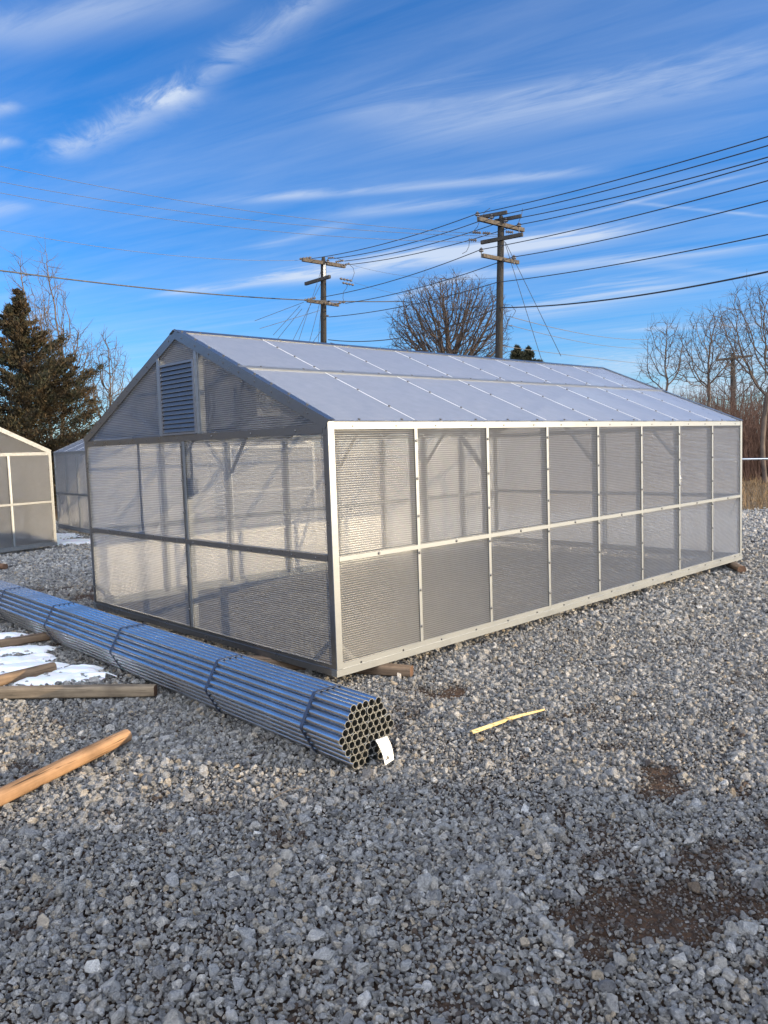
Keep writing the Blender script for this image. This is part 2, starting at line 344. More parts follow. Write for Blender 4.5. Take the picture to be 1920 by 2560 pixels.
def layer(y0, y1, st, z, mean, sig, keep=1.0, lo=.008, hi=.048):
    ys = np.arange(y0, y1, st); xm = .56*y1+1.2; xs = np.arange(-xm, xm, st)
    X, Y = np.meshgrid(xs, ys); X = X.ravel(); Y = Y.ravel()
    X = X+rng.uniform(-.5, .5, X.size)*st; Y = Y+rng.uniform(-.5, .5, Y.size)*st
    k = np.abs(X) < .56*Y+1.0
    k &= rng.random(X.size) < keep
    k &= (Y + .24*X - 21.0 + 1.6*(vnoise(X, Y, .9, 21)-.5)) < rng.uniform(-.6, .5, X.size)
    X, Y = X[k], Y[k]
    d = dirt(X, Y); clump = vnoise(X, Y, .35, 31)
    sz = np.clip(np.exp(rng.normal(math.log(mean), sig, X.size))*(1-.45*d)*(.8+.4*clump), lo, hi)
    kk = (rng.random(X.size) < d*.85) if PEB else (rng.random(X.size) > d*(.20 if z < 0 else .5)); X, Y, d, sz = X[kk], Y[kk], d[kk], sz[kk]
    zz = z + (sz-mean)*.25 + rng.normal(0, .004, X.size) + .012*(vnoise(X, Y, .5, 41)-.5) - .006*d
    P.append(np.stack([X, Y, zz], 1)); S.append(sz)
    RO.append(np.stack([rng.normal(0, .5, X.size), rng.normal(0, .5, X.size), rng.uniform(0, 6.283, X.size)], 1))
    D.append(np.where(rng.random(X.size) < .72, 1.0, .35) if PEB else np.clip(d*rng.uniform(.2, 1.2, X.size), 0, 1)); I.append(rng.integers(0, 14, X.size))
layer(1.5, 7.5, .0225, -.020, .0122, .36)
layer(1.5, 7.5, .029, -.005, .0128, .42, .8)
layer(1.5, 7.0, .11, .004, .024, .28, .22)
layer(1.5, 6.0, .022, -.008, .0070, .3, .9, lo=.004, hi=.011)
layer(7.5, 13, .034, -.018, .0185, .34)
layer(7.5, 13, .048, .000, .019, .38, .75)
PEB = True
layer(1.6, 5.4,   .0135, -.010, .0085, .45, 1.0, lo=.003, hi=.022)
PEB = False
layer(13, 24, .062, -.015, .031, .3, hi=.06)
layer(13, 24, .10, .002, .030, .35, .6, hi=.06)
P = np.concatenate(P); S = np.concatenate(S); RO = np.concatenate(RO); D = np.concatenate(D); I = np.concatenate(I)
me = bpy.data.meshes.new('gravel'); me.vertices.add(len(P)); me.vertices.foreach_set('co', P.astype(np.float32).ravel())
me.attributes.new('scl', 'FLOAT', 'POINT').data.foreach_set('value', S.astype(np.float32))
me.attributes.new('dirt', 'FLOAT', 'POINT').data.foreach_set('value', D.astype(np.float32))
me.attributes.new('rot', 'FLOAT_VECTOR', 'POINT').data.foreach_set('vector', RO.astype(np.float32).ravel())
me.attributes.new('pick', 'INT', 'POINT').data.foreach_set('value', I.astype(np.int32))
me.materials.append(M_STONE)
gravel = bpy.data.objects.new('gravel', me); col.objects.link(gravel); tag(gravel, 'grey crushed limestone gravel covering the yard', 'gravel', kind='stuff')
ng = bpy.data.node_groups.new('scatter', 'GeometryNodeTree')
ng.interface.new_socket('Geometry', in_out='INPUT', socket_type='NodeSocketGeometry'); ng.interface.new_socket('Geometry', in_out='OUTPUT', socket_type='NodeSocketGeometry')
gi = ng.nodes.new('NodeGroupInput'); go = ng.nodes.new('NodeGroupOutput')
ci = ng.nodes.new('GeometryNodeCollectionInfo'); ci.inputs['Collection'].default_value = stones; ci.inputs['Separate Children'].default_value = True; ci.inputs['Reset Children'].default_value = True
ip = ng.nodes.new('GeometryNodeInstanceOnPoints'); ip.inputs['Pick Instance'].default_value = True
def na(name, dt):
    n = ng.nodes.new('GeometryNodeInputNamedAttribute'); n.data_type = dt; n.inputs['Name'].default_value = name
    return [s_ for s_ in n.outputs if s_.enabled and s_.name == 'Attribute'][0]
ng.links.new(gi.outputs[0], ip.inputs['Points']); ng.links.new(ci.outputs[0], ip.inputs['Instance'])
ng.links.new(na('pick', 'INT'), ip.inputs['Instance Index']); ng.links.new(na('scl', 'FLOAT'), ip.inputs['Scale']); ng.links.new(na('rot', 'FLOAT_VECTOR'), ip.inputs['Rotation'])
ng.links.new(ip.outputs[0], go.inputs[0])
md = gravel.modifiers.new('scatter', 'NODES'); md.node_group = ng

# ------------------------------------------------------------------ greenhouses
HW, GH, RH = 2.132, 1.90, 2.82
SL = math.atan2(RH-GH, HW); cs, sn = math.cos(SL), math.sin(SL)
def mesh_cyl(name, r, h, mat, n=10):
    mb = MB(); mb.tube([(0,0,0),(0,0,h*.6),(0,0,h)], [r, r*.95, r*.55], n); return mb.mesh(name, mat)
SCREW = mesh_cyl('screw', .0125, .009, M_SCREW); SMALLSCREW = mesh_cyl('small_screw', .009, .006, M_SCREW)
def panel(mb_poly, ext, name, parent, mat, outer=True):
    mb = MB(); mb.m = 0; n = len(mb_poly); e = Vector(ext)
    a = [Vector(p) for p in mb_poly]; bk = [p+e for p in a]
    mb.add(a, [tuple(range(n))]); mb.m = 1
    mb.add(a+bk, [tuple(range(2*n-1, n-1, -1))]+[(i, n+i, n+(i+1)%n, (i+1)%n) for i in range(n)])
    return mb.build(name, [mat, M_CLEAR], parent)
def greenhouse(loc, rz, bays, label, gable_studs, louvre, screws, trim=None, bay=.9144):
    M_TRIM = trim or globals()['M_TRIM']
    rest = MB()
    g = empty('greenhouse', loc, rz, label, 'greenhouse', 'gabled polycarbonate greenhouses'); Ln = bays*bay
    for s in (1, -1):                                       # long sides: local x = +-HW
        X = lambda a, b: (min(s*a, s*b), max(s*a, s*b))
        mb = MB(); mb.box(*X(HW-.05, HW+.014), -.014, Ln+.014, 0, .052); mb.box(*X(HW-.02, HW+.006), .052, Ln-.052, .052, .094); mb.build('base_rail', M_ALU, g)
        mb = MB(); mb.box(*X(HW-.012, HW+.007), .055, Ln-.055, GH-.057, GH-.002); mb.build('eave_rail', M_ALU, g)
        for k in range(0, bays, 2):                         # joint lines of the eave trim
            pass
        mb = MB(); mb.box(*X(HW+.001, HW+.011), .055, Ln-.055, .862, .898); mb.box(*X(HW-.05, HW-.012), .05, Ln-.05, .858, .902); mb.build('girt', M_ALU, g)
        for k in range(1, bays):
            y = k*bay; mb = MB()
            mb.box(*X(HW+.001, HW+.0085), y-.016, y+.016, .095, GH-.058); mb.box(*X(HW-.062, HW-.012), y-.02, y+.02, .052, GH-.06)
            st = mb.build('stud', M_ALU, g)
            if screws and s == 1:
                for z in (.222, .523, .832, 1.133, 1.439, 1.745): inst('screw', SCREW, st, (HW+.0085, y, z), (0, R(90), 0))
        if screws and s == 1:
            for k in range(bays): inst('screw', SCREW, g, (HW+.011, (k+.5)*bay, .881), (0, R(90), 0))
            q = rest
            for k in range(bays*2):
                y = (k+.52)*bay/2
                q.tube([(HW+.007, y, GH-.034), (HW+.011, y, GH-.034)], .008, 8); q.tube([(HW+.006, y, .058), (HW+.009, y, .072)], .007, 8)
        for y0 in (0, 1):                                   # corner posts: angle, one leg on each face
            ya = -.005 if y0 == 0 else Ln-.052
            mb = MB(); mb.m = 1; mb.box(*X(HW-.052, HW-.001), *((-.006, -.001) if y0 == 0 else (Ln+.001, Ln+.006)), .053, GH); mb.m = 0
            mb.box(*X(HW-.001, HW+.0095), *((-.006, .052) if y0 == 0 else (Ln-.052, Ln+.006)), .053, GH); mb.build('corner_post', [M_ALU, M_TRIM], g)
        # diagonal corner braces inside
        mb = MB(); mb.bar((s*(HW-.03), .03, .26), (s*(HW-.03), .23, .06), .03, .012, (s,0,0)); mb.build('corner_brace', M_ALU, g); mb = MB(); mb.bar((s*(HW-.03), Ln-.03, .86), (s*(HW-.03), Ln-.30, .62), .03, .012, (s,0,0)); mb.build('corner_brace', M_ALU, g)
        for k in range(bays):                               # wall panels, two rows
            ya, yb = k*bay+.002, (k+1)*bay-.002
            for za, zb in ((.056, .878), (.882, GH-.006)):
                pl = [(s*HW, ya, za), (s*HW, yb, za), (s*HW, yb, zb), (s*HW, ya, zb)]
                if s < 0: pl.reverse()
                panel(pl, (-s*.008, 0, 0), 'wall_panel', g, M_POLY)
        nrm = Vector((s*sn, 0, cs)); dn = Vector((s*cs, 0, -sn)); ap = Vector((0, 0, RH)); sl = (HW/cs)
        def RP(t, y, h): return ap + dn*t + nrm*h + Vector((0, y, 0))
        rows = ((.03, sl*.462), (sl*.468, sl+.012))
        for k in range(bays):
            ya, yb = k*bay+.0, (k+1)*bay-.003
            for ta, tb in rows:
                pl = [RP(ta, ya, .010), RP(tb, ya, .010), RP(tb, yb, .010), RP(ta, yb, .010)]
                if s < 0: pl.reverse()
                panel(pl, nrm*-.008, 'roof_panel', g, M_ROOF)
        mb = MB(); mb.prism([RP(sl*.452, 0, .011), RP(sl*.478, 0, .011), RP(sl*.478, 0, .019), RP(sl*.470, 0, .026), RP(sl*.460, 0, .026), RP(sl*.452, 0, .019)][::(1 if s<0 else -1)], (0, Ln, 0)); mb.build('purlin_joint', M_ALU, g)
        mb = MB(); pr = [RP(0, -.02, .012), RP(.075, -.02, .012), RP(.075, -.02, .017), RP(0, -.02, .019)]; mb.prism(pr[::(1 if s<0 else -1)], (0, Ln+.04, 0)); mb.build('ridge_cap', M_TRIM, g)
        for k in range(1, bays):
            mb = MB(); y = k*bay; mb.prism([RP(.08, y-.004, .0108), RP(sl-.01, y-.004, .0108), RP(sl-.01, y+.004, .0108), RP(.08, y+.004, .0108)][::(1 if s>0 else -1)], nrm*.0022); mb.build('seam_light_strip', M_SEAM, g)  # pale strip paints the sunlight caught along the panel seam
        for k in range(bays+1):
            y = min(max(k*bay, .04), Ln-.04); mb = MB(); mb.bar(RP(.02, y, -.035), RP(sl-.05, y, -.035), .04, .05, nrm); mb.build('rafter', M_ALU, g)
        if screws:
            q = rest
            for k in range(1, bays):
                for t in (.145, .27, .405, .545, .68, .86):
                    c = RP(sl*t, k*bay, .012); q.tube([c, c+nrm*.007, c+nrm*.010], [.011, .011, .006], 8)
            for k in range(bays*2):
                c = RP(.05, (k+.5)*bay/2, .016); q.tube([c, c+nrm*.008], .010, 8)
                c = RP(sl-.012, (k+.25)*bay/2+.2, .010); q.tube([c, c+nrm*.010], .011, 8)
                c = RP(sl*.465, (k+.5)*bay/2, .026); q.tube([c, c+nrm*.006], .010, 8)
        for y0, yo in ((0, -1), (1, 1)):                    # rake trims on both gables
            yb = 0 if y0 == 0 else Ln
            mb = MB(); h0 = [RP(-.0 if True else 0, yb, .022), RP(sl+.016, yb, .022), RP(sl-.002, yb, -.060), RP(0, yb, -.060)]
            h0[0] = Vector((0, yb, RH+.024)); h0[3] = Vector((0, yb, RH-.066))
            h0 = [p + Vector((0, yo*.009 if s > 0 else yo*.008, 0)) for p in h0]
            fl = (1 if s > 0 else -1)*(1 if yo < 0 else -1)
            mb.prism(h0[::fl], (0, -yo*.0085 if s > 0 else -yo*.0075, 0))
            tp = [RP(.01, yb-yo*.055, .018), RP(sl+.014, yb-yo*.055, .018), RP(sl+.014, yb+yo*.008, .018), RP(.01, yb+yo*.008, .018)]
            mb.prism(tp[::fl], nrm*.004); rk = mb.build('rake_trim', M_TRIM, g)
            if screws and y0 == 0:
                q = rest
                for k in range(9):
                    c = RP(sl*(.06+.105*k), -.009, -.02); q.tube([c, c+Vector((0,-.005,0))], .008, 8)
                    c = RP(sl*(.03+.105*k), .03, .022); q.tube([c, c+nrm*.008], .011, 8)
    for yo, yb in ((-1, 0.0), (1, Ln)):                     # gable ends
        Yf = lambda a, b: (min(yb+yo*a, yb+yo*b), max(yb+yo*a, yb+yo*b))
        mb = MB(); mb.box(-HW+.052, HW-.052, *Yf(-.04, .012), 0, .05); mb.box(-HW+.052, HW-.052, *Yf(-.02, .005), .05, .082); mb.build('base_rail', M_TRIM, g)
        mb = MB(); mb.box(-HW+.053, HW-.053, *Yf(.001, .008), 1.818, 1.878); mb.box(-HW+.053, HW-.053, *Yf(-.05, -.012), 1.82, 1.876); gt = mb.build('gable_girt', M_TRIM, g)
        mb = MB(); mb.box(-HW+.053, HW-.053, *Yf(.001, .010), .866, .908); mb.box(-HW+.053, HW-.053, *Yf(-.05, -.012), .862, .912); mg = mb.build('girt', M_TRIM, g)
        if screws and yo < 0:
            for k in range(14): inst('screw', SMALLSCREW, mg, (-1.96+k*.3, -.010, .887), (R(90), 0, 0))
            for k in range(7): inst('screw', SMALLSCREW, gt, (-1.85+k*.6, -.008, 1.848), (R(90), 0, 0))
        for xs in gable_studs:
            for za, zb in ((.083, .865), (.909, 1.817)):
                mb = MB(); mb.box(xs-.006, xs+.028, *Yf(.001, .0075), za, zb); mb.m = 1; mb.box(xs-.028, xs-.006, *Yf(.001, .016), za, zb); mb.m = 0; mb.box(xs-.02, xs+.02, *Yf(-.06, -.012), za, zb)
                st = mb.build('stud', [M_ALU, M_TRIM], g)
                if screws and yo < 0:
                    for z in ((.25, .56) if za < .5 else (1.16, 1.46, 1.78)): inst('screw', SCREW, st, (xs-.017, -.016, z), (R(90), 0, 0))
        tz = lambda x: RH-.008-abs(x)*(RH-GH)/HW
        xs_ = sorted([-HW+.002]+list(gable_studs)+[HW-.002])
        for xa, xb in zip(xs_[:-1], xs_[1:]):
            for za, zb in ((.052, .885), (.889, 1.846)):
                pl = [(xa+.001, yb, za), (xb-.001, yb, za), (xb-.001, yb, zb), (xa+.001, yb, zb)]
                if yo > 0: pl.reverse()
                panel(pl, (0, -yo*.008, 0), 'wall_panel', g, M_POLY)
        if louvre and yo < 0:
            lw = .345
            tri = [[(-HW+.05, yb, 1.85), (-lw-.03, yb, 1.85), (-lw-.03, yb, tz(lw+.03)), (-HW+.05, yb, tz(HW-.05))],
                   [(lw+.03, yb, 1.85), (HW-.05, yb, 1.85), (HW-.05, yb, tz(HW-.05)), (lw+.03, yb, tz(lw+.03))],
                   [(-lw+.03, yb, 2.545), (lw-.03, yb, 2.545), (lw-.03, yb, tz(lw-.03)), (0, yb, tz(0)-.005), (-lw+.03, yb, tz(lw-.03))]]
            for t_ in tri: panel(t_, (0, .008, 0), 'gable_panel', g, M_POLY)
            for sx_ in (-1, 1):
                mb = MB(); xc = sx_*lw
                mb.box(xc-.03, xc+.012, -.009, .0, 1.879, tz(lw)-.055); mb.box(xc-.03, xc+.03, .001, .05, 1.879, tz(lw+.03)-.06); mb.build('gable_post', M_ALU, g)
            lv = empty('vent', (0,0,0)); lv.parent = g; lv.name = 'louvre_vent'
            mb = MB(); mb.box(-.315, -.29, -.02, .03, 1.880, 2.54); mb.box(.29, .315, -.02, .03, 1.880, 2.54); mb.box(-.29, .29, -.021, .03, 2.52, 2.541); mb.box(-.29, .29, -.021, .03, 1.880, 1.9); mb.build('vent_frame', M_LOUVRE, lv)
            mb = MB()
            for k in range(15):
                z = 1.908+k*.0408
                mb.m = 1; mb.prism([(-.289, -.012, z), (-.289, -.016, z+.002), (-.289, -.003, z+.046), (-.289, .001, z+.044)], (.578, 0, 0))
                mb.m = 0; mb.box(-.2885, .2885, -.021, -.0125, z-.003, z+.001)
            mb.build('blades', [M_ALU, M_BLADE], lv)
            mb = MB(); mb.box(-.29, .29, .031, .036, 1.882, 2.538); mb.build('backing', M_DARK, lv)
        else:
            t_ = [(-HW+.05, yb, 1.85), (HW-.05, yb, 1.85), (HW-.05, yb, tz(HW-.05)), (0, yb, tz(0)-.005), (-HW+.05, yb, tz(HW-.05))]
            if yo > 0: t_.reverse()
            panel(t_, (0, -yo*.008, 0), 'gable_panel', g, M_POLY)
    for k in (2, 4, 6):                                     # collar ties and knee braces
        if k < bays:
            mb = MB(); y = k*bay
            for s in (1, -1): b2 = MB(); b2.bar((s*(HW-.05), y+.03, 1.45), (s*(HW-.50), y+.03, 1.98), .035, .03); b2.build('knee_brace', M_ALU, g)
            mb.bar((-.75, y+.03, 2.42), (.75, y+.03, 2.42), .035, .03); mb.build('truss_brace', M_ALU, g)
    if screws: tag(rest.build('screw', M_SCREW, g), kind='stuff')
    return g
m, nt, out = newmat('seam_sunlight'); p = N(nt, 'ShaderNodeBsdfPrincipled', i_Roughness=.3); p.inputs['Base Color'].default_value = (.72,.72,.74,1); nt.links.new(p.outputs[0], out.inputs[0]); M_SEAM = m  # pale colour stands in for sunlight in the roof seams

G1 = greenhouse(GO, -AZ, 8, 'large clear ribbed greenhouse with a metal gable louvre, in the centre of the gravel yard', [.036], True, True)
corner = Vector((-6.64, 15.83, .06)); azb = math.atan2(-.78, .62)-R(6); bdir = Vector((-math.cos(azb), math.sin(azb), 0))
G2 = greenhouse(corner+bdir*HW, -azb, 8, 'greenhouse with pale sunlit frame at the left edge, cut off by the picture border', [-1.22, -.61, 0, .61, 1.22], False, False, M_ALUD)
# third one behind: its long left side runs from (-8.3,20) to (-3.9,14.2)
d3 = Vector((.61, -.79, 0)).normalized(); az3 = math.atan2(-d3.x, -d3.y)
# local y axis points from near end to far end = -d3 ; its left side (x=-HW) faces -x,-y
near3 = Vector((-8.30, 20.0, .06)) + d3*5.4864
rt3 = Vector((math.cos(az3), -math.sin(az3), 0))
sgn = 1 if rt3.dot(Vector((-.8, -.6, 0))) > 0 else -1
G3 = greenhouse(near3 - rt3*(sgn*HW), -az3, 6, 'dark shaded greenhouse with bluish roof, standing behind the gap between the other two', [0], False, False)

# things mounted inside the big greenhouse
def P1(x, y, z):
    a = Vector((math.sin(AZ), math.cos(AZ), 0)); rr = Vector((math.cos(AZ), -math.sin(AZ), 0))
    return GO + rr*x + a*y + Vector((0, 0, z))
def bend(pts, r=.09, n=6):
    out_ = [Vector(pts[0])]
    for i in range(1, len(pts)-1):
        p0, p1, p2 = Vector(pts[i-1]), Vector(pts[i]), Vector(pts[i+1]); a = p1+(p0-p1).normalized()*r; b_ = p1+(p2-p1).normalized()*r
        for k in range(n+1):
            t = k/n; out_.append(a*(1-t)**2+p1*2*t*(1-t)+b_*t*t)
    return out_+[Vector(pts[-1])]
c = empty('conduit', P1(-.91, .026, .9), -AZ, 'long bent grey conduit standing left of the louvre behind the gable panel', 'conduit', 'conduits inside the gable')
mb = MB(); mb.tube(bend([(0,0,.02), (0,0,1.40), (.56,0,1.40)], .17, 10), .0125, 10); mb.build('pipe', M_PIPE, c, True)
mb = MB(); mb.box(-.05, .05, -.02, .03, -.04, .03); mb.build('pipe_box', M_ALU, c)
c = empty('conduit', P1(.11, .035, 1.38), -AZ, 'short bent grey conduit with a switch box, just right of the central gable mullion', 'conduit', 'conduits inside the gable')
mb = MB(); mb.tube(bend([(0,0,.1), (0,0,.44), (.25,0,.455)], .1, 8), .011, 10); mb.build('pipe', M_PIPE, c, True)
mb = MB(); mb.box(-.045, .05, -.02, .03, -.06, .1); mb.box(-.03, .035, -.028, -.0205, -.045, .085); mb.build('switch_box', M_LOUVRE, c)
c = empty('cable', P1(.97, .04, 1.92), -AZ, 'dark looping cable behind the right-hand gable triangle, beside the heater box', 'cable')
mb = MB(); mb.tube(bend([(.05,0,.37), (.02,0,.30), (.0,0,.05), (-.12,0,-.015), (-.55,0,-.02)], .05, 6), .011, 8); mb.build('sheath', M_CAGE, c, True)
f_ = empty('circulation_fan', P1(.06, .14, 2.15), -AZ, 'round dark caged fan hanging behind the gable louvre', 'fan')
mb = MB()
for r in (.06, .12, .18, .235, .26):
    for yy in (-.05, .05): mb.tube([(r*math.cos(a*math.pi/16), yy*(1.1-r*1.2), r*math.sin(a*math.pi/16)) for a in range(33)], .006 if r < .25 else .011, 5, False)
for k in range(24):
    a = k*math.pi/12; mb.tube([(.05*math.cos(a), -.06, .05*math.sin(a)), (.18*math.cos(a), -.05, .18*math.sin(a)), (.262*math.cos(a), 0, .262*math.sin(a)), (.18*math.cos(a), .05, .18*math.sin(a))], .0035, 4, False)
mb.build('fan_cage', M_CAGE, f_)
mb = MB(); mb.tube([(0,-.045,0), (0,.11,0)], .055, 14)
for k in range(3):
    a = k*2.094; mb.bar((.04*math.cos(a), 0, .04*math.sin(a)), (.22*math.cos(a), .02, .22*math.sin(a)), .12, .006, (0.4,1,0.2))
mb.build('rotor', M_HEATD, f_)
h_ = empty('heater', P1(-.1, .80, 2.05), -AZ, 'boxy heater with shaded face and sunlit side hanging under the roof behind the gable', 'heater')
mb = MB(); mb.m = 0; mb.box(-.19, .185, .004, .28, 0, .32); mb.m = 1; mb.box(-.19, .185, -.012, .003, .004, .316); mb.build('casing', [M_HEAT, M_HEATD], h_)  # lit side and shaded front are put into the two casing colours
mb = MB()
for r in (.05, .09, .12): mb.tube([(.19, .14+r*math.cos(a*math.pi/12), .16+r*math.sin(a*math.pi/12)) for a in range(25)], .004, 5, False)
mb.build('grille', M_CAGE, h_)
mb = MB(); mb.bar((-.1, .14, .32), (-.1, .14, .47), .015, .006); mb.bar((.1, .14, .32), (.1, .14, .47), .015, .006); mb.build('hanger', M_ALU, h_)

# ------------------------------------------------------------------ timbers
def timber(name, p0, p1, w, h, mat, label, round_=.5, group=None, seed=0, bow=.0):
    p0 = Vector(p0); p1 = Vector(p1); Ln = (p1-p0).length; r_ = random.Random(seed); mb = MB(); n = 20; segs = 14
    ex = 2/ (1+ (1-round_)*4)
    ring = []
    for k in range(n):
        a = 2*math.pi*(k+.5)/n; c_, s_ = math.cos(a), math.sin(a)
        ring.append((math.copysign(abs(c_)**ex, c_)*w/2, math.copysign(abs(s_)**ex, s_)*h/2))
    off = [r_.uniform(-.02, .02) for _ in range(n)]
    vs = []
    for i in range(segs+1):
        x = Ln*i/segs; tw = r_.uniform(-.012, .012); bz = bow*math.sin(math.pi*i/segs)
        e = .93 if i in (0, segs) else 1
        for k, (y, z) in enumerate(ring):
            f = (1+off[k]+tw)*e; vs.append((x, y*f, z*f+bz))
    mb.add(vs, [(i*n+k, (i+1)*n+k, (i+1)*n+(k+1)%n, i*n+(k+1)%n) for i in range(segs) for k in range(n)]); mb.m = 1
    mb.add([vs[k] for k in range(n)]+[vs[segs*n+k] for k in range(n)], [tuple(range(n)), tuple(range(2*n-1, n-1, -1))])
    o = mb.build(name, [mat, M_WOODE], smooth=False)
    for pl in o.data.polygons: pl.use_smooth = (round_ > .4 and pl.material_index == 0)
    d = p1-p0; o.location = p0; o.rotation_euler = (0, -math.asin(d.z/Ln), math.atan2(d.y, d.x))
    return tag(o, label, 'timber', group)
def gp(x, y, h): v = ground(x, y); return Vector((v.x, v.y, h))
GRP = 'landscape timbers lying in the yard'
a0, a1 = gp(318, 1858, .050), gp(-10, 2022, .050); a1 = a0+(a1-a0).normalized()*2.4
timber('timber', a0, a1, .092, .088, M_WOODO, 'orange rounded timber post in the lower left foreground, alone on the gravel', .72, GRP, 1)
a0 = gp(390, 1742, .05); a1 = gp(0, 1750, .05); a1 = a0+(a1-a0).normalized()*2.4
timber('timber', a0, a1, .085, .085, M_WOODG, 'square sawn dark-stained timber, end touching the shadow of the pipe bundle', .08, GRP, 2, .006)
a0 = gp(136, 1682, .05); a1 = gp(-5, 1718, .05); a1 = a0+(a1-a0).normalized()*2.2
timber('timber', a0, a1, .095, .09, M_WOODB, 'brown round-topped timber lying on the snow above the square sawn one', .6, GRP, 3)
a0 = gp(128, 1600, .045); a1 = gp(-5, 1622, .045); dd = (a1-a0).normalized()
timber('timber', a0-dd*.55, a0+dd*1.7, .09, .08, M_WOODB, 'brown timber with its near end under the pipe bundle, farthest behind the snow', .5, GRP, 4)
a0 = gp(14, 1424, .05); a1 = gp(-30, 1420, .05); a1 = a0+(a1-a0).normalized()*1.8
timber('timber', a0, a1, .1, .1, M_WOODE, 'small dark timber end poking in from the left edge before the bright greenhouse', .6, GRP, 5)
GRP2 = 'timbers under the big greenhouse'
a0 = gp(1030, 1692, .046); a1 = gp(660, 1668, .046); d = (a1-a0).normalized()
timber('timber', a0, a0+d*2.6, .10, .086, M_WOODB, 'timber under the near corner of the big greenhouse, end showing right of the corner', .25, GRP2, 6)
a0 = gp(1855, 1432, .046); a1 = gp(1800, 1406, .046); d = (a1-a0).normalized()
timber('timber', a0, a0+d*2.4, .12, .09, M_WOODB, 'rounded timber under the far right corner of the big greenhouse', .6, GRP2, 7)
a0 = gp(262, 1527, .046); d = Vector((.55, .83, 0)).normalized()
timber('timber', a0-Vector((.05,0,0)), a0+d*2.0, .10, .086, M_WOODB, 'timber under the left corner of the big greenhouse, mostly hidden behind the pipe bundle', .3, GRP2, 8)

# ------------------------------------------------------------------ pipe bundle
EX = Vector((-.6765, .7364, 0)).normalized(); EN = Vector((EX.y, -EX.x, 0)); DT = .0462; LB = 7.6
B0 = Vector((-.205, 4.262, .006))
bun = empty('pipe_bundle', B0, math.atan2(EX.y, EX.x), 'long hexagonal bundle of galvanised steel pipes strapped together, lying across the left foreground', 'pipe bundle')
# local x along the bundle (away from camera), local y = left of it (-EN)
mb = MB(); n = 18; ro, ri = DT/2-.0006, DT/2-.0034
vs = []
for x in (0, LB):
    for r in (ro, ri):
        for k in range(n): a = 2*math.pi*k/n; vs.append((x, r*math.cos(a), r*math.sin(a)))
for k in range(n):
    q = (k+1) % n
    mb.m = 0; mb.add([vs[k], vs[q], vs[2*n+q], vs[2*n+k]], [(3,2,1,0)]); mb.add([vs[n+k], vs[n+q], vs[3*n+q], vs[3*n+k]], [(0,1,2,3)])
    mb.m = 1; mb.add([vs[k], vs[q], vs[n+q], vs[n+k]], [(0,1,2,3)]); mb.add([vs[2*n+k], vs[2*n+q], vs[3*n+q], vs[3*n+k]], [(3,2,1,0)])
PIPE = mb.mesh('pipe', [M_GALV, M_RIM], False)
bmp_ = bmesh.new(); bmp_.from_mesh(PIPE); bmesh.ops.remove_doubles(bmp_, verts=bmp_.verts, dist=1e-5); bmp_.to_mesh(PIPE); bmp_.free()
for pl in PIPE.polygons: pl.use_smooth = pl.material_index == 0
PIPE.set_sharp_from_angle(angle=R(40))
rows = [5,6,7,8,9,8,7,6,5]
for i, c_ in enumerate(rows):
    z = DT/2 + i*DT*.866
    for k in range(c_):
        yy = -(k - (c_-5)/2)*DT
        inst('pipe', PIPE, bun, (rnd.uniform(-.006, .006), yy, z), (rnd.uniform(0, .3), 0, 0))
# straps
def hexring(off):
    cy, cz = -2*DT, DT/2+4*DT*.866; pts = []
    for k in range(6):
        a = R(60*k); c_ = Vector((0, cy+4*DT*math.cos(a), cz+4*DT*math.sin(a)))
        for j in (-30, -10, 10, 30):
            b_ = a+R(j); pts.append(c_+Vector((0, math.cos(b_), math.sin(b_)))*(DT/2+off))
    return pts
for x in STRAPS if 'STRAPS' in globals() else (.34, 1.42, 2.95, 4.45, 5.9, 7.1):
    i0, o0 = hexring(.0008), hexring(.003); mb = MB(); n = len(i0); w = .012
    vs = [p+Vector((x-w,0,0)) for p in o0]+[p+Vector((x+w,0,0)) for p in o0]+[p+Vector((x-w,0,0)) for p in i0]+[p+Vector((x+w,0,0)) for p in i0]
    fs = []
    for k in range(n):
        q = (k+1) % n; fs += [(k, q, n+q, n+k), (2*n+k, 3*n+k, 3*n+q, 2*n+q), (k, 2*n+k, 2*n+q, q), (n+k, n+q, 3*n+q, 3*n+k)]
    mb.add(vs, fs); mb.build('strap', M_STRAP, bun)
# paper tag at the end of the bundle
bl, br_ = ground(963, 1913, .012), ground(984, 1899, .018)
tl_, tr_ = atY(939, 1850, bl.y+.045), atY(967, 1841, br_.y+.035)
nn = (br_-bl).cross(tl_-bl).normalized(); mb = MB()
gr = []
for j in range(7):
    for i in range(3):
        u, v = i/2, j/6; p_ = (bl*(1-u)+br_*u)*(1-v)+(tl_*(1-u)+tr_*u)*v; gr.append(p_+nn*(.012*math.sin(math.pi*v)+.003*u))
nf = len(gr); fs = [(j*3+i, j*3+i+1, j*3+i+4, j*3+i+3) for j in range(6) for i in range(2)]
ed = [0,1,2,5,8,11,14,17,20,19,18,15,12,9,6,3]
mb.add(gr+[p_-nn*.0012 for p_ in gr], fs+[tuple(nf+k for k in f[::-1]) for f in fs]+[(ed[k], nf+ed[k], nf+ed[(k+1)%16], ed[(k+1)%16]) for k in range(16)])
tg = mb.build('paper_tag', M_PAPER); tag(tg, 'small white paper tag leaning at the open end of the pipe bundle', 'tag')
mb = MB(); q = lambda u, v: (bl*(1-u)+br_*u)*(1-v)+(tl_*(1-u)+tr_*u)*v+nn*(.012*math.sin(math.pi*v)+.003*u+.0006)
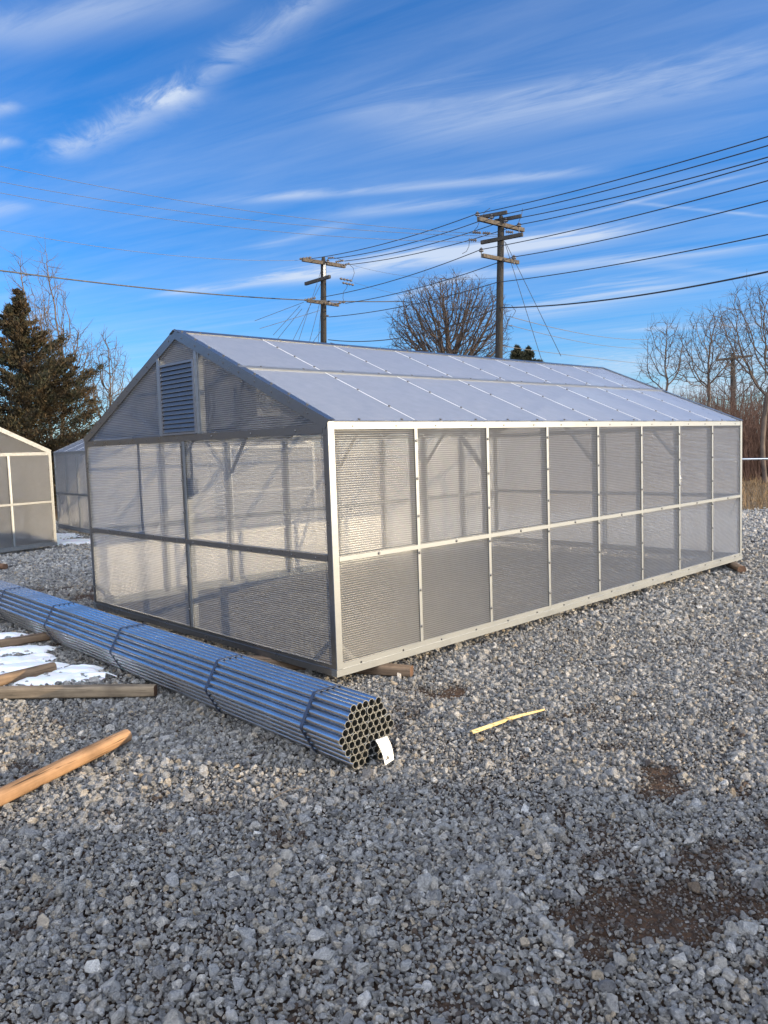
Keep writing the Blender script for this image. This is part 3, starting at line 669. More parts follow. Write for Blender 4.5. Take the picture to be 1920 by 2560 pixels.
for (u, v, w, h) in ((.28,.17,.16,.03),(.42,.20,.10,.045),(.33,.25,.08,.03),(.5,.15,.07,.02)):
    mb.prism([q(u-w, v-h), q(u+w, v-h*.6), q(u+w*.8, v+h), q(u-w*.7, v+h*.8)], nn*.0004)
mb.build('ink_smudge', M_INK, tg)

# splinter and strand on the gravel
s0, s1 = Vector((.49, 4.70, .035)), Vector((1.01, 5.04, .045)); dd = s1-s0; sd = Vector((-dd.y, dd.x, 0)).normalized(); mb = MB(); top = []
ws = [(0,.016,.0),(.04,.017,.0),(.25,.015,.004),(.42,.015,.008),(.47,.009,.016),(.52,.016,.013),(.7,.011,.010),(.88,.006,.004),(1,.0015,.0)]
for t, w, h in ws:
    c_ = s0+dd*t+Vector((0,0,h)); top += [c_-sd*w, c_-sd*w*.1+Vector((0,0,.008*(1-t))), c_+sd*w]
bot = [p_-Vector((0,0,.010)) for p_ in top]; n = len(top); fs = []
for i in range(len(ws)-1):
    for k in range(2): a = i*3+k; fs += [(a, a+3, a+4, a+1)[::-1], (n+a, n+a+3, n+a+4, n+a+1)]
    fs += [(i*3, i*3+3, n+i*3+3, n+i*3)[::1], (i*3+2, n+i*3+2, n+i*3+5, i*3+5)]
fs += [(0,1,2,n+2,n+1,n)]
mb.add(top+bot, fs); tag(mb.build('wood_splinter', M_STICK), 'pale yellow split wooden splinter lying on the gravel right of the pipe bundle', 'stick')
pa = [ground(x, y, .03) for x, y in ((672,2004),(700,1985),(725,1974),(752,1969),(780,1975),(800,1985),(816,1998))]
mb = MB()
for p_, q_ in zip(pa[:-1], pa[1:]): mb.bar(p_, q_+(q_-p_)*.03, .0025, .002)
tag(mb.build('strand', M_WOODG), 'thin pale curved strand lying on the gravel in front of the pipe bundle', 'strand')

# ------------------------------------------------------------------ snow
SN = []
def sn_(zx, zy, rx, ry):
    g = ground(zx*.30139, 1400+zy*.30139); SN.append((g.x, g.y, rx, ry))
for a in ((60,750,.42,.2),(190,740,.2,.14),(90,830,.38,.13),(10,840,.4,.15),(200,900,.5,.10),(60,960,.4,.1),(340,880,.3,.06),(560,930,.28,.10),(480,990,.34,.16),(330,1010,.3,.12),(640,900,.2,.05),(330,800,.12,.06),(60,630,.3,.12),(660,990,.12,.06),(790,965,.18,.03)): sn_(*a)
g3 = ground(162, 1357); SN.append((g3.x+.1, g3.y, .75, .55)); g3 = ground(205, 1358); SN.append((g3.x, g3.y, .5, .3)); g3 = ground(130, 1350); SN.append((g3.x-.4, g3.y+.5, .9, .9))
def snow_h(x, y):
    m_ = np.full_like(x, -1.0)
    for gx_, gy_, rx, ry in SN: m_ = np.maximum(m_, 1-((x-gx_)/rx)**2-((y-gy_)/ry)**2)
    n = .45*vnoise(x, y, .23, 51)+.3*vnoise(x, y, .09, 52)+.25*vnoise(x, y, .045, 53)
    return np.clip(m_, -1, 1)*.62+(n-.44)*.9
mb = MB()
for x0, x1, y0, y1, st, hs_ in ((-5.2, -1.2, 5.2, 9.2, .018, .042), (-9.2, -5.4, 15.5, 19.6, .05, .06)):
    xs = np.arange(x0, x1, st); ys = np.arange(y0, y1, st); X, Y = np.meshgrid(xs, ys); H = snow_h(X.ravel(), Y.ravel()).reshape(X.shape)
    idm = -np.ones(X.shape, int); vs = []; fs = []
    ok = H > 0
    cell = ok[:-1,:-1] & ok[1:,:-1] & ok[:-1,1:] & ok[1:,1:]
    for j, i in zip(*np.nonzero(cell)):
        f = []
        for jj, ii in ((j,i),(j,i+1),(j+1,i+1),(j+1,i)):
            if idm[jj,ii] < 0: idm[jj,ii] = len(vs); vs.append((X[jj,ii], Y[jj,ii], -.010+hs_*min(1, H[jj,ii]*1.6)))
            f.append(idm[jj,ii])
        fs.append(f)
    mb.add(vs, fs)
tag(mb.build('snow', M_SNOW, smooth=True), 'thin melting patches of snow on the gravel', 'snow', kind='stuff')

# ------------------------------------------------------------------ utility poles and wires
def pole(Y, top_px, base_px_low, r, label, arms, ins, low=False):
    tp = atY(*top_px, Y); e = empty('utility_pole', (tp.x, Y, 0), 0, label, 'utility pole', 'wooden utility poles'); Hh = tp.z
    lo_ = atY(*base_px_low, Y); lean = (tp.x-lo_.x)/(tp.z-lo_.z); e.location.x = tp.x-lean*Hh; bx = e.location.x
    mb = MB(); mb.tube([(lean*t*Hh, 0, -.3 if t == 0 else t*Hh) for t in (0, .3, .6, .97, 1)], [r*1.25, r*1.12, r*1.0, r*.88, r*.5], 14); mb.build('post', M_POLE, e, True)
    org = Vector(e.location); ends = []
    for (a, b_, dark, th) in arms:
        mx = ((a[0]+b_[0])/2, (a[1]+b_[1])/2); zc = atY(mx[0], mx[1], Y).z; pa_, pb_ = onz(*a, zc), onz(*b_, zc)
        mid = Vector((bx+lean*zc, Y, zc)); dv = pb_-pa_
        if dv.length > 3.0: dv = dv.normalized()*2.6
        sd_ = Vector((dv.y, -dv.x, 0)).normalized()
        if sd_.y > 0: sd_ = -sd_
        c_ = (pa_+pb_)/2; t_ = max(0, min(1, .5)); sh = sd_*(r+.05)
        mb = MB(); mb.bar(c_-dv/2+sh-org, c_+dv/2+sh-org, th, th*1.25); mb.build('crossarm', M_ARMD if dark else M_ARM, e); ends.append((c_-dv/2+sh, c_+dv/2+sh))
    for (px, dz) in ins:
        p_ = atY(*px, Y) - org; mb = MB()
        pts = [(0,0,-dz),(0,0,-dz*.55),(0,0,-.12),(0,0,-.10),(0,0,-.06),(0,0,-.04),(0,0,0),(0,0,.02),(0,0,.06)]
        mb.tube([p_+Vector(v)+Vector((0,-.25,0)) for v in pts], [.02,.02,.03,.10,.10,.04,.09,.05,.03], 10); mb.build('insulator', M_INSUL, e)
    return e, ends
PR, endsR = pole(34.0, z7(1310, 95), z7(1297, 945), .155, 'tall dark utility pole on the right, in front of the round bare tree',
    [(z7(1152,118), z7(1420,185), False, .13), (z7(1195,110), z7(1355,80), True, .11), (z7(1285,132), z7(1440,102), True, .11), (z7(1205,258), z7(1450,210), True, .12), (z7(1178,335), z7(1390,376), False, .12)],
    [(z7(1165,88), .35), (z7(1250,104), .35), (z7(1332,125), .3), (z7(1409,152), .35), (z7(1188,300), .35), (z7(1380,343), .35)])
PL_, endsL = pole(42.0, z7(257, 338), z7(258, 860), .165, 'dark utility pole left of centre rising behind the greenhouse ridge',
    [(z7(118,358), z7(370,398), False, .14), (z7(170,500), z7(315,457), True, .13), (z7(145,600), z7(330,626), False, .13)],
    [(z7(285,365), .2), (z7(290,608), .2)])
# strain insulators (dead ends) as parts
def strain(e, a, b_, Y):
    org = Vector(e.location); p_, q_ = atY(*a, Y)-org, atY(*b_, Y)-org; mb = MB(); pts = []; rs = []
    for k in range(9): pts.append(p_+(q_-p_)*k/8+Vector((0,-.3,0))); rs.append((.025, .07)[k % 2])
    mb.tube(pts, rs, 8); mb.build('strain_insulator', M_INSUL, e)
for a, b_ in (((118,358),(190,348)), ((285,352),(322,350)), ((330,375),(380,366)), ((360,398),(415,384)), ((145,600),(215,586)), ((300,626),(390,610)), ((355,472),(430,487)), ((370,497),(440,511)), ((270,693),(292,693))): strain(PL_, z7(*a), z7(*b_), 42.0)
for a, b_ in (((1135,202),(1185,206)), ((1195,207),(1240,208)), ((1112,246),(1160,250)), ((1330,200),(1375,203))): strain(PR, z7(*a), z7(*b_), 34.0)
# white pole bands / plates
mb = MB(); org = Vector(PL_.location)
for k in range(9): p_ = atY(*z7(265, 385+k*9), 42.0)-org; mb.box(p_.x-.06, p_.x+.06, -.20, -.17, p_.z-.03, p_.z+.03)
mb.build('number_plate', M_PAPER, PL_)
# jumper loops
def curve3(a, b_, sag, n=14):
    a = Vector(a); b_ = Vector(b_); return [a+(b_-a)*t+Vector((0,0,-sag*4*t*(1-t))) for t in [k/n for k in range(n+1)]]
def jump(e, pts, Y, r=.012):
    org = Vector(e.location); mb = MB(); mb.tube([atY(*z7(*p_), Y)-org+Vector((0,-.28,0)) for p_ in pts], r, 5); mb.build('jumper', M_WIRE, e)
jump(PL_, [(410,388),(435,410),(442,440),(430,475),(418,488)], 42); jump(PL_, [(404,500),(395,530),(378,550),(374,585),(382,610)], 42); jump(PL_, [(322,350),(350,356),(372,366)], 42)
jump(PR, [(1240,60),(1210,80),(1180,130),(1165,170),(1135,205)], 34); jump(PR, [(1430,62),(1425,100),(1408,140)], 34); jump(PR, [(1118,250),(1115,285),(1100,315),(1075,328)], 34); jump(PR, [(1365,630),(1390,665),(1370,700),(1335,695),(1325,660)], 34)
def wire(a, Ya, b_, Yb, sag, r, label, mat=None, grp='overhead power lines', cat='power line', name='power_line'):
    pa_, pb_ = atY(*a, Ya), atY(*b_, Yb); mb = MB(); mb.tube(curve3(pa_, pb_, sag, 24), r, 5); return tag(mb.build(name, mat or M_WIRE), label, cat, grp)
W = 'span between the two utility poles'
for (l, rr_, e_, nm) in (((188,347),(1165,82),(350,),'topmost'), ((322,346),(1250,100),(373,),'second'), ((382,362),(1330,122),(403,),'third'), ((415,382),(1409,148),(413,),'fourth'), ((240,577),(1188,294),(462,),'fifth'), ((388,612),(1380,338),(513,),'sixth'), ((290,693),(1284,488),(586,),'lower')):
    wire(z7(*l), 42, z7(*rr_), 34, .22, .019, f'dark wire, {nm} from the top, strung between the two utility poles')
    wire(z7(*rr_), 34, (1990, e_[0]-(30 if nm != 'lower' else 15)), 20, .12, .017, f'dark wire, {nm} from the top, running off right from the right pole')
wire(z7(1290,638), 34, (1990, 664), 20, .25, .026, 'thick black cable leaving the right pole low down towards the right edge')
wire((-60, 668), 26, z7(740, 600), 45, .35, .026, 'thick black cable crossing in from the left edge past the bare treetops')
wire(z7(735, 599), 45, z7(1290, 622), 34.1, .25, .014, 'thin wire running level through the round bare tree to the right pole')
wire(z7(285, 828), 42, z7(1290, 640), 34.1, .55, .022, 'drooping black cable strung lowest between the two utility poles')
wire(z7(300, 846), 42.2, z7(700, 893), 60, .2, .018, 'thin wire low along the ridge, leaving the base of the left pole')
for a, b_, nm in (((-60, 402), z7(1290,205), 'topmost of four'), ((-60, 443), z7(1285,215), 'second of four'), ((-60, 471), z7(1205,250), 'third of four')):
    wire(a, 30, b_, 34, .45, .009, f'faint grey wire from the left edge to the right pole, {nm}', M_WIREG)
wire((-60, 563), 30, z7(118, 357), 42, .4, .009, 'faint grey wire from the left edge to the left pole, lowest of the four', M_WIREG)
wire(z7(430, 386), 42, z7(1288, 462), 34, .3, .007, 'hair-thin grey wire from the left pole top across to the middle of the right pole', M_WIREG)
wire(z7(440, 490), 42, z7(1288, 640), 34, .2, .007, 'hair-thin grey wire from the left pole middle arm through the round tree', M_WIREG)
wire(z7(1370, 693), 34, F(1400, 733), 62, .3, .014, 'thin wire sloping down right from the right pole, upper of two', M_WIREG)
wire(z7(1350, 738), 34, F(1400, 752), 62, .3, .012, 'thin wire sloping down right from the right pole, lower of two', M_WIREG)
wire(z7(1320, 866), 34, F(1500, 795), 62, .1, .012, 'thin wire just above the ridge right of the right pole', M_WIREG)
GW = 'guy wires staying the poles'
def guy(a, Ya, b_, Yb, label, r=.012): wire(a, Ya, b_, Yb, 0, r, label, M_WIRE, GW, 'guy wire', 'guy_wire')
guy(z7(1330, 245), 33.9, z7(1560, 980), 33, 'steep guy wire right of the right pole, nearer the pole')
guy(z7(1336, 250), 33.9, z7(1665, 925), 31, 'steep guy wire right of the right pole, farther from the pole')
for a, b_, nm in (((243,420), (105,850), 'outermost of the steep fan'), ((240,500), (70,845), 'second of the steep fan'), ((243,580), (172,850), 'third of the steep fan'), ((246,600), (225,858), 'innermost of the steep fan'), ((140,606), (-150,716), 'shallow one running furthest left'), ((235,655), (-120,762), 'second shallow one to the left'), ((120,625), (-40,800), 'first from the lower arm end'), ((130,645), (-20,830), 'second from the lower arm end'), ((243,775), (190,850), 'short one low on the pole')):
    guy(z7(*a), 41.8, z7(*b_), 39.5, f'guy wire left of the left pole, {nm}')
# distant pole on the right
pt = atY(1480+1297*.27127, 700+672*.27127, 52.0); e = empty('utility_pole', (pt.x, 52, 0), 0, 'small distant utility pole with one crossarm among the bare trees at the right', 'utility pole', 'wooden utility poles')
mb = MB(); mb.tube([(0,0,-.3), (0,0,pt.z)], [.17,.13], 10); mb.build('post', M_POLE, e)
mb = MB(); mb.bar((-1.15,-.16,pt.z-.45), (1.15,-.16,pt.z-.25), .13, .15); mb.bar((-.55,-.2,pt.z-.42), (0,-.2,pt.z-1.0), .05, .05); mb.bar((.55,-.2,pt.z-.32), (0,-.2,pt.z-1.0), .05, .05); mb.build('crossarm', M_ARMD, e)
mb = MB(); mb.tube([(-1.05,-.16,pt.z-.36), (-1.05,-.16,pt.z-.15)], [.03,.06], 8); mb.build('insulator', M_INSUL, e)

# pipe rail at the right
ra, rb = atY(1800, 1147, 18.6), atY(2060, 1150, 18.2); e = empty('pipe_rail', (ra.x, ra.y, 0), math.atan2(rb.y-ra.y, rb.x-ra.x), 'single horizontal galvanised pipe rail in front of the brush at the right edge', 'rail')
ln = (rb-ra).length; mb = MB(); mb.tube([(-1.0,0,ra.z), (ln+2.5,0,rb.z)], .026, 12); mb.build('rail', M_GALV, e, True)
for xx in (-.9, ln+2.4): mb = MB(); mb.tube([(xx,.03,-.1), (xx,.03,ra.z+.15)], .035, 10); mb.build('rail_post', M_GALV, e, True)

# ------------------------------------------------------------------ trees
def hx(px, Y): return atY(px, 1122, Y).x
def bare_tree(px, Y, label, seed, blobs, fork, D, natt, mat, group, r_tip=.008, tropism=.10, dk=.42, jit=.16, twig=.35, base_px=None, expo=2.65):
    """bare crown grown towards random points inside a few ellipsoids (dx, z, rx, rz)"""
    g = np.random.default_rng(seed); pts = []
    vol = np.array([b_[2]**2*b_[3] for b_ in blobs]); cnt = np.maximum(40, natt*vol/vol.sum()).astype(int)
    for (dx, z, rx, rz), n in zip(blobs, cnt):
        v = g.normal(size=(n, 3)); v /= np.linalg.norm(v, axis=1)[:, None]; v *= (g.random(n)**.40)[:, None]
        pts.append(v*[rx, rx, rz]+[dx, 0, z])
    A = np.concatenate(pts); A = A[A[:, 2] > fork*.8]
    top = A[:, 2].max(); nodes = []; par = []
    k = 0
    while k*D < fork:
        t = k*D; nodes.append([.06*math.sin(t*1.7+seed), .06*math.cos(t*1.3+seed)-.06, t]); par.append(k-1); k += 1
    nodes = [np.array(p_) for p_ in nodes]; near_d = np.full(len(A), 1e9); near_i = np.zeros(len(A), int)
    def upd(st):
        for q in range(st, len(nodes)):
            d = np.linalg.norm(A-nodes[q], axis=1); m_ = d < near_d; near_d[m_] = d[m_]; near_i[m_] = q
    nk = {}; upd(0); alive = np.ones(len(A), bool)
    for it in range(160):
        if not alive.any(): break
        st = len(nodes); idx_ = np.nonzero(alive)[0]; own = near_i[idx_]
        for q in np.unique(own):
            a = A[idx_[own == q]]; u = a-nodes[q]; ds_ = np.linalg.norm(u, axis=1)+1e-6; d = (u/ds_[:, None]).sum(0)
            pd_ = nodes[q]-nodes[par[q]] if par[q] >= 0 else np.array([0, 0, 1.0]); pd_ = pd_/(np.linalg.norm(pd_)+1e-6); d = d/(np.linalg.norm(d)+1e-6)+pd_*.55+g.normal(0, jit, 3)+[0, 0, tropism]; d /= np.linalg.norm(d)
            if nk.get(q, 0) >= 3 or (it > 14 and ds_.min() > 9*D): continue
            nk[q] = nk.get(q, 0)+1; nodes.append(nodes[q]+d*D); par.append(int(q))
        upd(st); alive &= near_d > dk*D/.2
        if len(nodes) > 14000: break
    n = len(nodes); rad = np.zeros(n); kids = [[] for _ in range(n)]
    for q in range(n-1, 0, -1): kids[par[q]].append(q)
    acc = np.zeros(n)
    for q in range(n-1, -1, -1):
        if not kids[q]: acc[q] = r_tip**expo
        if par[q] >= 0: acc[par[q]] += acc[q]
    rad = acc**(1/expo)
    tr, cw = MB(), MB(); ntr = int(fork/D)
    if ntr > 1: tr.tube([nodes[q] for q in range(ntr+1) if q < n], [rad[q]*(1.25 if q < 2 else 1) for q in range(ntr+1) if q < n], 9, False)
    todo = [ntr if ntr < n else 0]
    first = True
    stack = [(ntr, kd) for kd in kids[ntr]]
    while stack:
        p_, c_ = stack.pop(); ch = [p_, c_]
        while kids[c_]:
            kk = sorted(kids[c_], key=lambda w_: -rad[w_]); stack += [(c_, w_) for w_ in kk[1:]]; c_ = kk[0]; ch.append(c_)
        rr_ = [min(rad[ch[1]], rad[ch[0]])]+[rad[w_] for w_ in ch[1:]]; rr_[-1] *= .6
        cw.tube([nodes[w_] for w_ in ch], [float(x) for x in rr_], 6 if rr_[0] > .06 else (4 if rr_[0] > .022 else 3), False)
        e_ = nodes[ch[-1]]; dd = e_-nodes[ch[-2]]; dd = dd/np.linalg.norm(dd)
        for _ in range(2):
            d2 = dd+g.normal(0, .35, 3)+[0, 0, .12]; cw.tube([e_-dd*D*.3*_, e_+d2*twig*g.uniform(.5, 1.2)], [r_tip*.7, r_tip*.35], 3, False)
    # short side twigs along thin wood
    for q in range(n):
        if rad[q] < r_tip*2.6 and par[q] >= 0 and g.random() < .55:
            dd = nodes[q]-nodes[par[q]]; dd = dd/(np.linalg.norm(dd)+1e-6); d2 = dd*.7+g.normal(0, .6, 3)+[0, 0, .15]; cw.tube([nodes[q], nodes[q]+d2*twig*g.uniform(.4, 1)], [r_tip*.7, r_tip*.35], 3, False)
    e = empty('bare_tree', (hx(px, Y), Y, 0), 0, label, 'tree', group); tr.build('trunk', mat, e, True); cw.build('crown', mat, e); return e
GT = 'bare winter trees along the yard edge'
bare_tree(126, 31, 'tall slim bare tree rising behind the cedar, left of its twin', 3, [(-.72, 8.2, .45, 1.65), (-.45, 6.6, .85, 1.6), (-.1, 5.0, .8, 1.3)], 3.4, .15, 800, M_BARK, GT, .011, .22, .26, .12, .45)
bare_tree(158, 30, 'tall slim bare tree behind the cedar, right of its twin, bushier', 8, [(-.12, 8.3, .45, 1.4), (.02, 7.0, .70, 1.5), (.35, 5.6, 1.05, 1.2), (.55, 4.6, .85, .9)], 3.2, .15, 1300, M_BARK, GT, .011, .24, .26, .12, .45)
bare_tree(280, 33, 'low bare tree between the cedar and the left roof slope of the big greenhouse', 12, [(0, 5.4, .9, 1.5), (.15, 4.4, 1.2, 1.2), (-.3, 3.7, .9, 1.0)], 2.0, .15, 1100, M_BARK, GT, .011, .2, .28, .14, .4)
bare_tree(1130, 46, 'broad round-crowned bare tree behind the greenhouse ridge, left of the right pole', 21, [(0, 8.6, 3.55, 3.0), (.1, 8.5, 3.5, 2.9), (-2.4, 6.9, 1.7, .9), (1.6, 7.3, 1.9, 1.3)], 4.7, .18, 9500, M_BARKK, GT, .0135, .14, .28, .10, .34, expo=2.1)
bare_tree(1662, 36, 'small bare tree at right, leftmost of the row beyond the greenhouse roof end', 31, [(0, 5.9, .85, 1.35), (.55, 5.3, .7, 1.2), (-.5, 4.9, .75, .9)], 3.2, .15, 800, M_BARKD, GT, .0095, .16, .27, .18, .4)
bare_tree(1772, 34, 'spreading bare tree with clear forked trunk, beside the small distant pole', 44, [(0, 5.9, 1.25, 1.4), (.4, 5.2, 1.3, 1.2), (-.6, 4.7, 1.1, .9)], 3.3, .15, 1200, M_BARKD, GT, .0095, .12, .27, .2, .4)
bare_tree(1908, 30, 'large bare tree cut off by the right border above the brush', 53, [(0, 6.0, 1.8, 1.6), (-.9, 5.2, 1.1, 1.2), (.8, 4.6, 1.7, 1.5)], 2.6, .15, 1500, M_BARKD, GT, .0095, .18, .27, .17, .42)
bare_tree(1850, 44, 'low tangled bare tree behind the distant pole at the right', 63, [(0, 4.4, 2.6, 1.5), (-1.6, 3.8, 1.8, 1.2), (1.5, 4.0, 2, 1.5)], 1.6, .17, 1500, M_BARKD, GT, .010, .05, .3, .25, .4)

def conifer(px, Y, top_py, hw, label, seed, mat, nb, name, leafs, sz, low=.0):
    r_ = random.Random(seed); Hh = atY(px, top_py, Y).z; tr = MB(); cw = MB()
    tr.tube([(0,0,-.2), (.05,0,Hh*.5), (0,0,Hh*.97)], [.2,.11,.02], 8)
    for k in range(nb):
        t = (k+r_.random())/nb; z = .25+low*Hh+t*(Hh*(1-low)-.3); prof = ((1-t)**1.15*.98+.012)*hw*(1.0 if t > .1 else .8)
        prof = max(prof, .05)
        ln = prof*r_.choice((.5,.7,.85,1.0,1.1,1.28))*r_.uniform(.85, 1.1); a = r_.uniform(0, 6.283); rise = r_.uniform(.12, .5)+.5*t
        d = Vector((math.cos(a), math.sin(a), 0)); pts = [Vector((0,0,z))+d*ln*q+Vector((0,0,ln*rise*q*q*.8-ln*.10*q)) for q in (0,.35,.7,1)]
        tr.tube(pts, [.035*(1-t)+.008,.022*(1-t)+.006,.012,.004], 3, False)
        m_ = int(leafs*(.10+1.15*ln/hw))
        for j in range(m_):
            q = r_.random()**.55; seg = min(int(q*3), 2); p_ = pts[seg]+(pts[seg+1]-pts[seg])*(q*3-seg); dr = (pts[seg+1]-pts[seg]).normalized()
            sp_ = ln*.105*(1.2-q)+.025; p_ = p_+Vector((r_.gauss(0,sp_), r_.gauss(0,sp_), r_.gauss(0,sp_*.45)))
            ld = (dr*.9+Vector((r_.gauss(0,.5), r_.gauss(0,.5), r_.gauss(.18,.4)))).normalized(); x = ld.cross(Vector((r_.gauss(0,1), r_.gauss(0,1), r_.gauss(0,1)))).normalized()
            s_ = sz*r_.uniform(.6, 1.5); w_ = s_*.2
            cw.add([p_-ld*s_*.4, p_+x*w_, p_+ld*s_, p_-x*w_], [(0,1,2,3)])
    e = empty(name, (hx(px, Y), Y, 0), 0, label, 'tree', 'evergreen trees'); tr.build('trunk', M_BARKD, e); cw.build('crown', mat, e); return e
conifer(72, 26, 722, 4.1, 'shaggy brownish green cedar behind the two left-hand greenhouses', 5, M_CEDAR, 300, 'cedar_tree', 720, .082)
conifer(1297, 58, 866, 1.25, 'small dark evergreen tip just above the ridge, right of the right pole, taller left one', 6, M_SPRUCE, 90, 'evergreen_tree', 170, .22, .72)
conifer(1325, 57, 869, 1.05, 'small dark evergreen tip just above the ridge, narrower right one', 9, M_SPRUCE, 80, 'evergreen_tree', 150, .22, .74)

# brush thicket, dry grass
def stems(region, n, h0, h1, r, seed, mb, lean=.12):
    r_ = random.Random(seed)
    for _ in range(n):
        x, y = r_.uniform(region[0], region[1]), r_.uniform(region[2], region[3]); h = r_.uniform(h0, h1); a = Vector((r_.gauss(0,lean), r_.gauss(0,lean), 1)); b_ = a+Vector((r_.gauss(0,.12), r_.gauss(0,.12), 0))
        p0 = Vector((x, y, -.05)); p1 = p0+a*h*.5; p2 = p1+b_*h*.5; rr_ = r*r_.uniform(.6, 1.4)
        mb.tube([p0, p1, p2], [rr_, rr_*.75, rr_*.3], 3, False)
        for _k in range(2):
            q = p1+(p2-p1)*r_.uniform(-.3, .6); mb.tube([q, q+Vector((r_.gauss(0,.22), r_.gauss(0,.22), r_.uniform(.25, .7)))*h*.3], [rr_*.5, rr_*.2], 3, False)
mb = MB(); stems((6, 30, 32, 40), 5200, 2.3, 4.2, .013, 1, mb); stems((4, 40, 40, 48), 2200, 2.6, 4.6, .018, 4, mb); stems((-32, 6, 33, 42), 1900, 1.5, 3.4, .016, 2, mb)
tag(mb.build('brush', M_BRUSH), 'dense reddish brown thicket of bare saplings and tall dead stems', 'brush', kind='stuff')
mb = MB(); r_ = random.Random(3)
for _ in range(9000):
    x, y = r_.uniform(3, 24), r_.uniform(18.6, 33)
    if y+.24*x-21 < r_.uniform(-.4, .8): continue
    h = r_.uniform(.06, .30)*(1.6 if r_.random() < .08 else 1); a = r_.uniform(0, 6.283); w_ = .012; lx, ly = r_.gauss(0,.4), r_.gauss(0,.4)
    mb.add([(x-w_*math.cos(a), y-w_*math.sin(a), -.04), (x+w_*math.cos(a), y+w_*math.sin(a), -.04), (x+lx*h, y+ly*h, h)], [(0,1,2)])
tag(mb.build('dry_grass', M_DRY), 'brown dead grass between the gravel and the brush', 'grass', kind='stuff')

# ------------------------------------------------------------------ sky, sun, camera
w = bpy.data.worlds.new('World'); scene.world = w; w.use_nodes = True; nt = w.node_tree; nt.nodes.clear(); L = nt.links
out = N(nt, 'ShaderNodeOutputWorld'); bg = N(nt, 'ShaderNodeBackground')
sky = N(nt, 'ShaderNodeTexSky', sky_type='NISHITA', sun_disc=False); sky.sun_elevation = SUN_EL; sky.sun_rotation = SUN_AZ; sky.altitude = 200; sky.air_density = 1.0; sky.dust_density = .4; sky.ozone_density = 3.0
tc = N(nt, 'ShaderNodeTexCoord'); sx = N(nt, 'ShaderNodeSeparateXYZ'); L.new(tc.outputs['Generated'], sx.inputs[0])
zc = math_(nt, 'MAXIMUM', sx.outputs[2], .02); pu = math_(nt, 'DIVIDE', sx.outputs[0], zc); pv = math_(nt, 'DIVIDE', sx.outputs[1], zc)
pc = N(nt, 'ShaderNodeCombineXYZ'); L.new(pu, pc.inputs[0]); L.new(pv, pc.inputs[1])
def cplane(fx, fy):
    d = ray(*F(fx, fy)); return (d.x/d.z, d.y/d.z)
# fine wisps: noise stretched along the wind direction
def wisps(sc, st, seed, det=8.0, rough=.62, dist=.6, ang=-60):
    mp = N(nt, 'ShaderNodeMapping', vector_type='TEXTURE'); mp.inputs['Rotation'].default_value = (0, 0, R(-ang)); mp.inputs['Scale'].default_value = (1/sc, st/sc, 1); mp.inputs['Location'].default_value = (seed, seed*.7, 0)
    L.new(pc.outputs[0], mp.inputs[0]); no = N(nt, 'ShaderNodeTexNoise', i_Scale=1.0, i_Detail=det, i_Roughness=rough, i_Distortion=dist); L.new(mp.outputs[0], no.inputs['Vector']); return no.outputs['Fac']
w1 = wisps(1.5, 4.5, 3.1, 6, .55); w2 = wisps(5.0, 5.0, 8.7, 8, .65, 1.0); w3 = wisps(7.0, 1.6, 5.3, 10, .68, 1.4, -39)
w4 = wisps(8.0, 9.0, 12.3, 6, .55, .5)
total = math_(nt, 'MULTIPLY', math_(nt, 'MULTIPLY_ADD', math_(nt, 'MULTIPLY_ADD', w2, .35, math_(nt, 'MULTIPLY_ADD', w1, .75, math_(nt, 'MULTIPLY_ADD', w4, .36, -.18))), 2.4, -.95, clamp=True), .36)
def band(x0, y0, x1, y1, hw, st, puffy=0.0, soft=.25):
    global total
    a, b_ = Vector(cplane(x0, y0)), Vector(cplane(x1, y1)); d = b_-a; ln = d.length; d = d/ln; nrm = Vector((-d.y, d.x))
    mxp = ((x0+x1)/2, (y0+y1)/2); pd = Vector((-(y1-y0), x1-x0)).normalized(); o_ = Vector(cplane(mxp[0]+pd.x*hw, mxp[1]+pd.y*hw)); wd = abs((o_-a).dot(nrm))
    t = math_(nt, 'ADD', math_(nt, 'MULTIPLY_ADD', pu, d.x/ln, -a.dot(d)/ln), math_(nt, 'MULTIPLY', pv, d.y/ln))
    q = math_(nt, 'ADD', math_(nt, 'MULTIPLY_ADD', pu, nrm.x/wd, -a.dot(nrm)/wd), math_(nt, 'MULTIPLY', pv, nrm.y/wd))
    nz = w3 if puffy else w2
    q = math_(nt, 'ADD', q, math_(nt, 'MULTIPLY_ADD', nz, 2.4, -1.2))
    g = math_(nt, 'EXPONENT', math_(nt, 'MULTIPLY', math_(nt, 'MULTIPLY', q, q), -1.2))
    e0 = N(nt, 'ShaderNodeMapRange', interpolation_type='SMOOTHSTEP'); e0.inputs[1].default_value = -soft*.4; e0.inputs[2].default_value = soft; L.new(t, e0.inputs[0])
    e1 = N(nt, 'ShaderNodeMapRange', interpolation_type='SMOOTHSTEP'); e1.inputs[1].default_value = 1+soft*.4; e1.inputs[2].default_value = 1-soft; L.new(t, e1.inputs[0])
    tx = math_(nt, 'MULTIPLY_ADD', w3 if puffy else w2, 2.2, -.45, clamp=True)
    v = math_(nt, 'MULTIPLY', math_(nt, 'MULTIPLY', g, tx), math_(nt, 'MULTIPLY', math_(nt, 'MULTIPLY', e0.outputs[0], e1.outputs[0]), st))
    ge0 = math_(nt, 'GREATER_THAN', sx.outputs[1], 0.0); v = math_(nt, 'MULTIPLY', v, ge0)
    total = math_(nt, 'ADD', total, v)
band(110, 350, 440, 185, 32, .75, 1, .2); band(390, 205, 740, -40, 34, .62, 1, .2); band(330, 232, 425, 190, 22, .8, 1, .3)
band(350, 640, 760, 580, 9, 1.0); band(560, 612, 1420, 488, 20, 1.5); band(900, 560, 1350, 500, 16, 1.0)
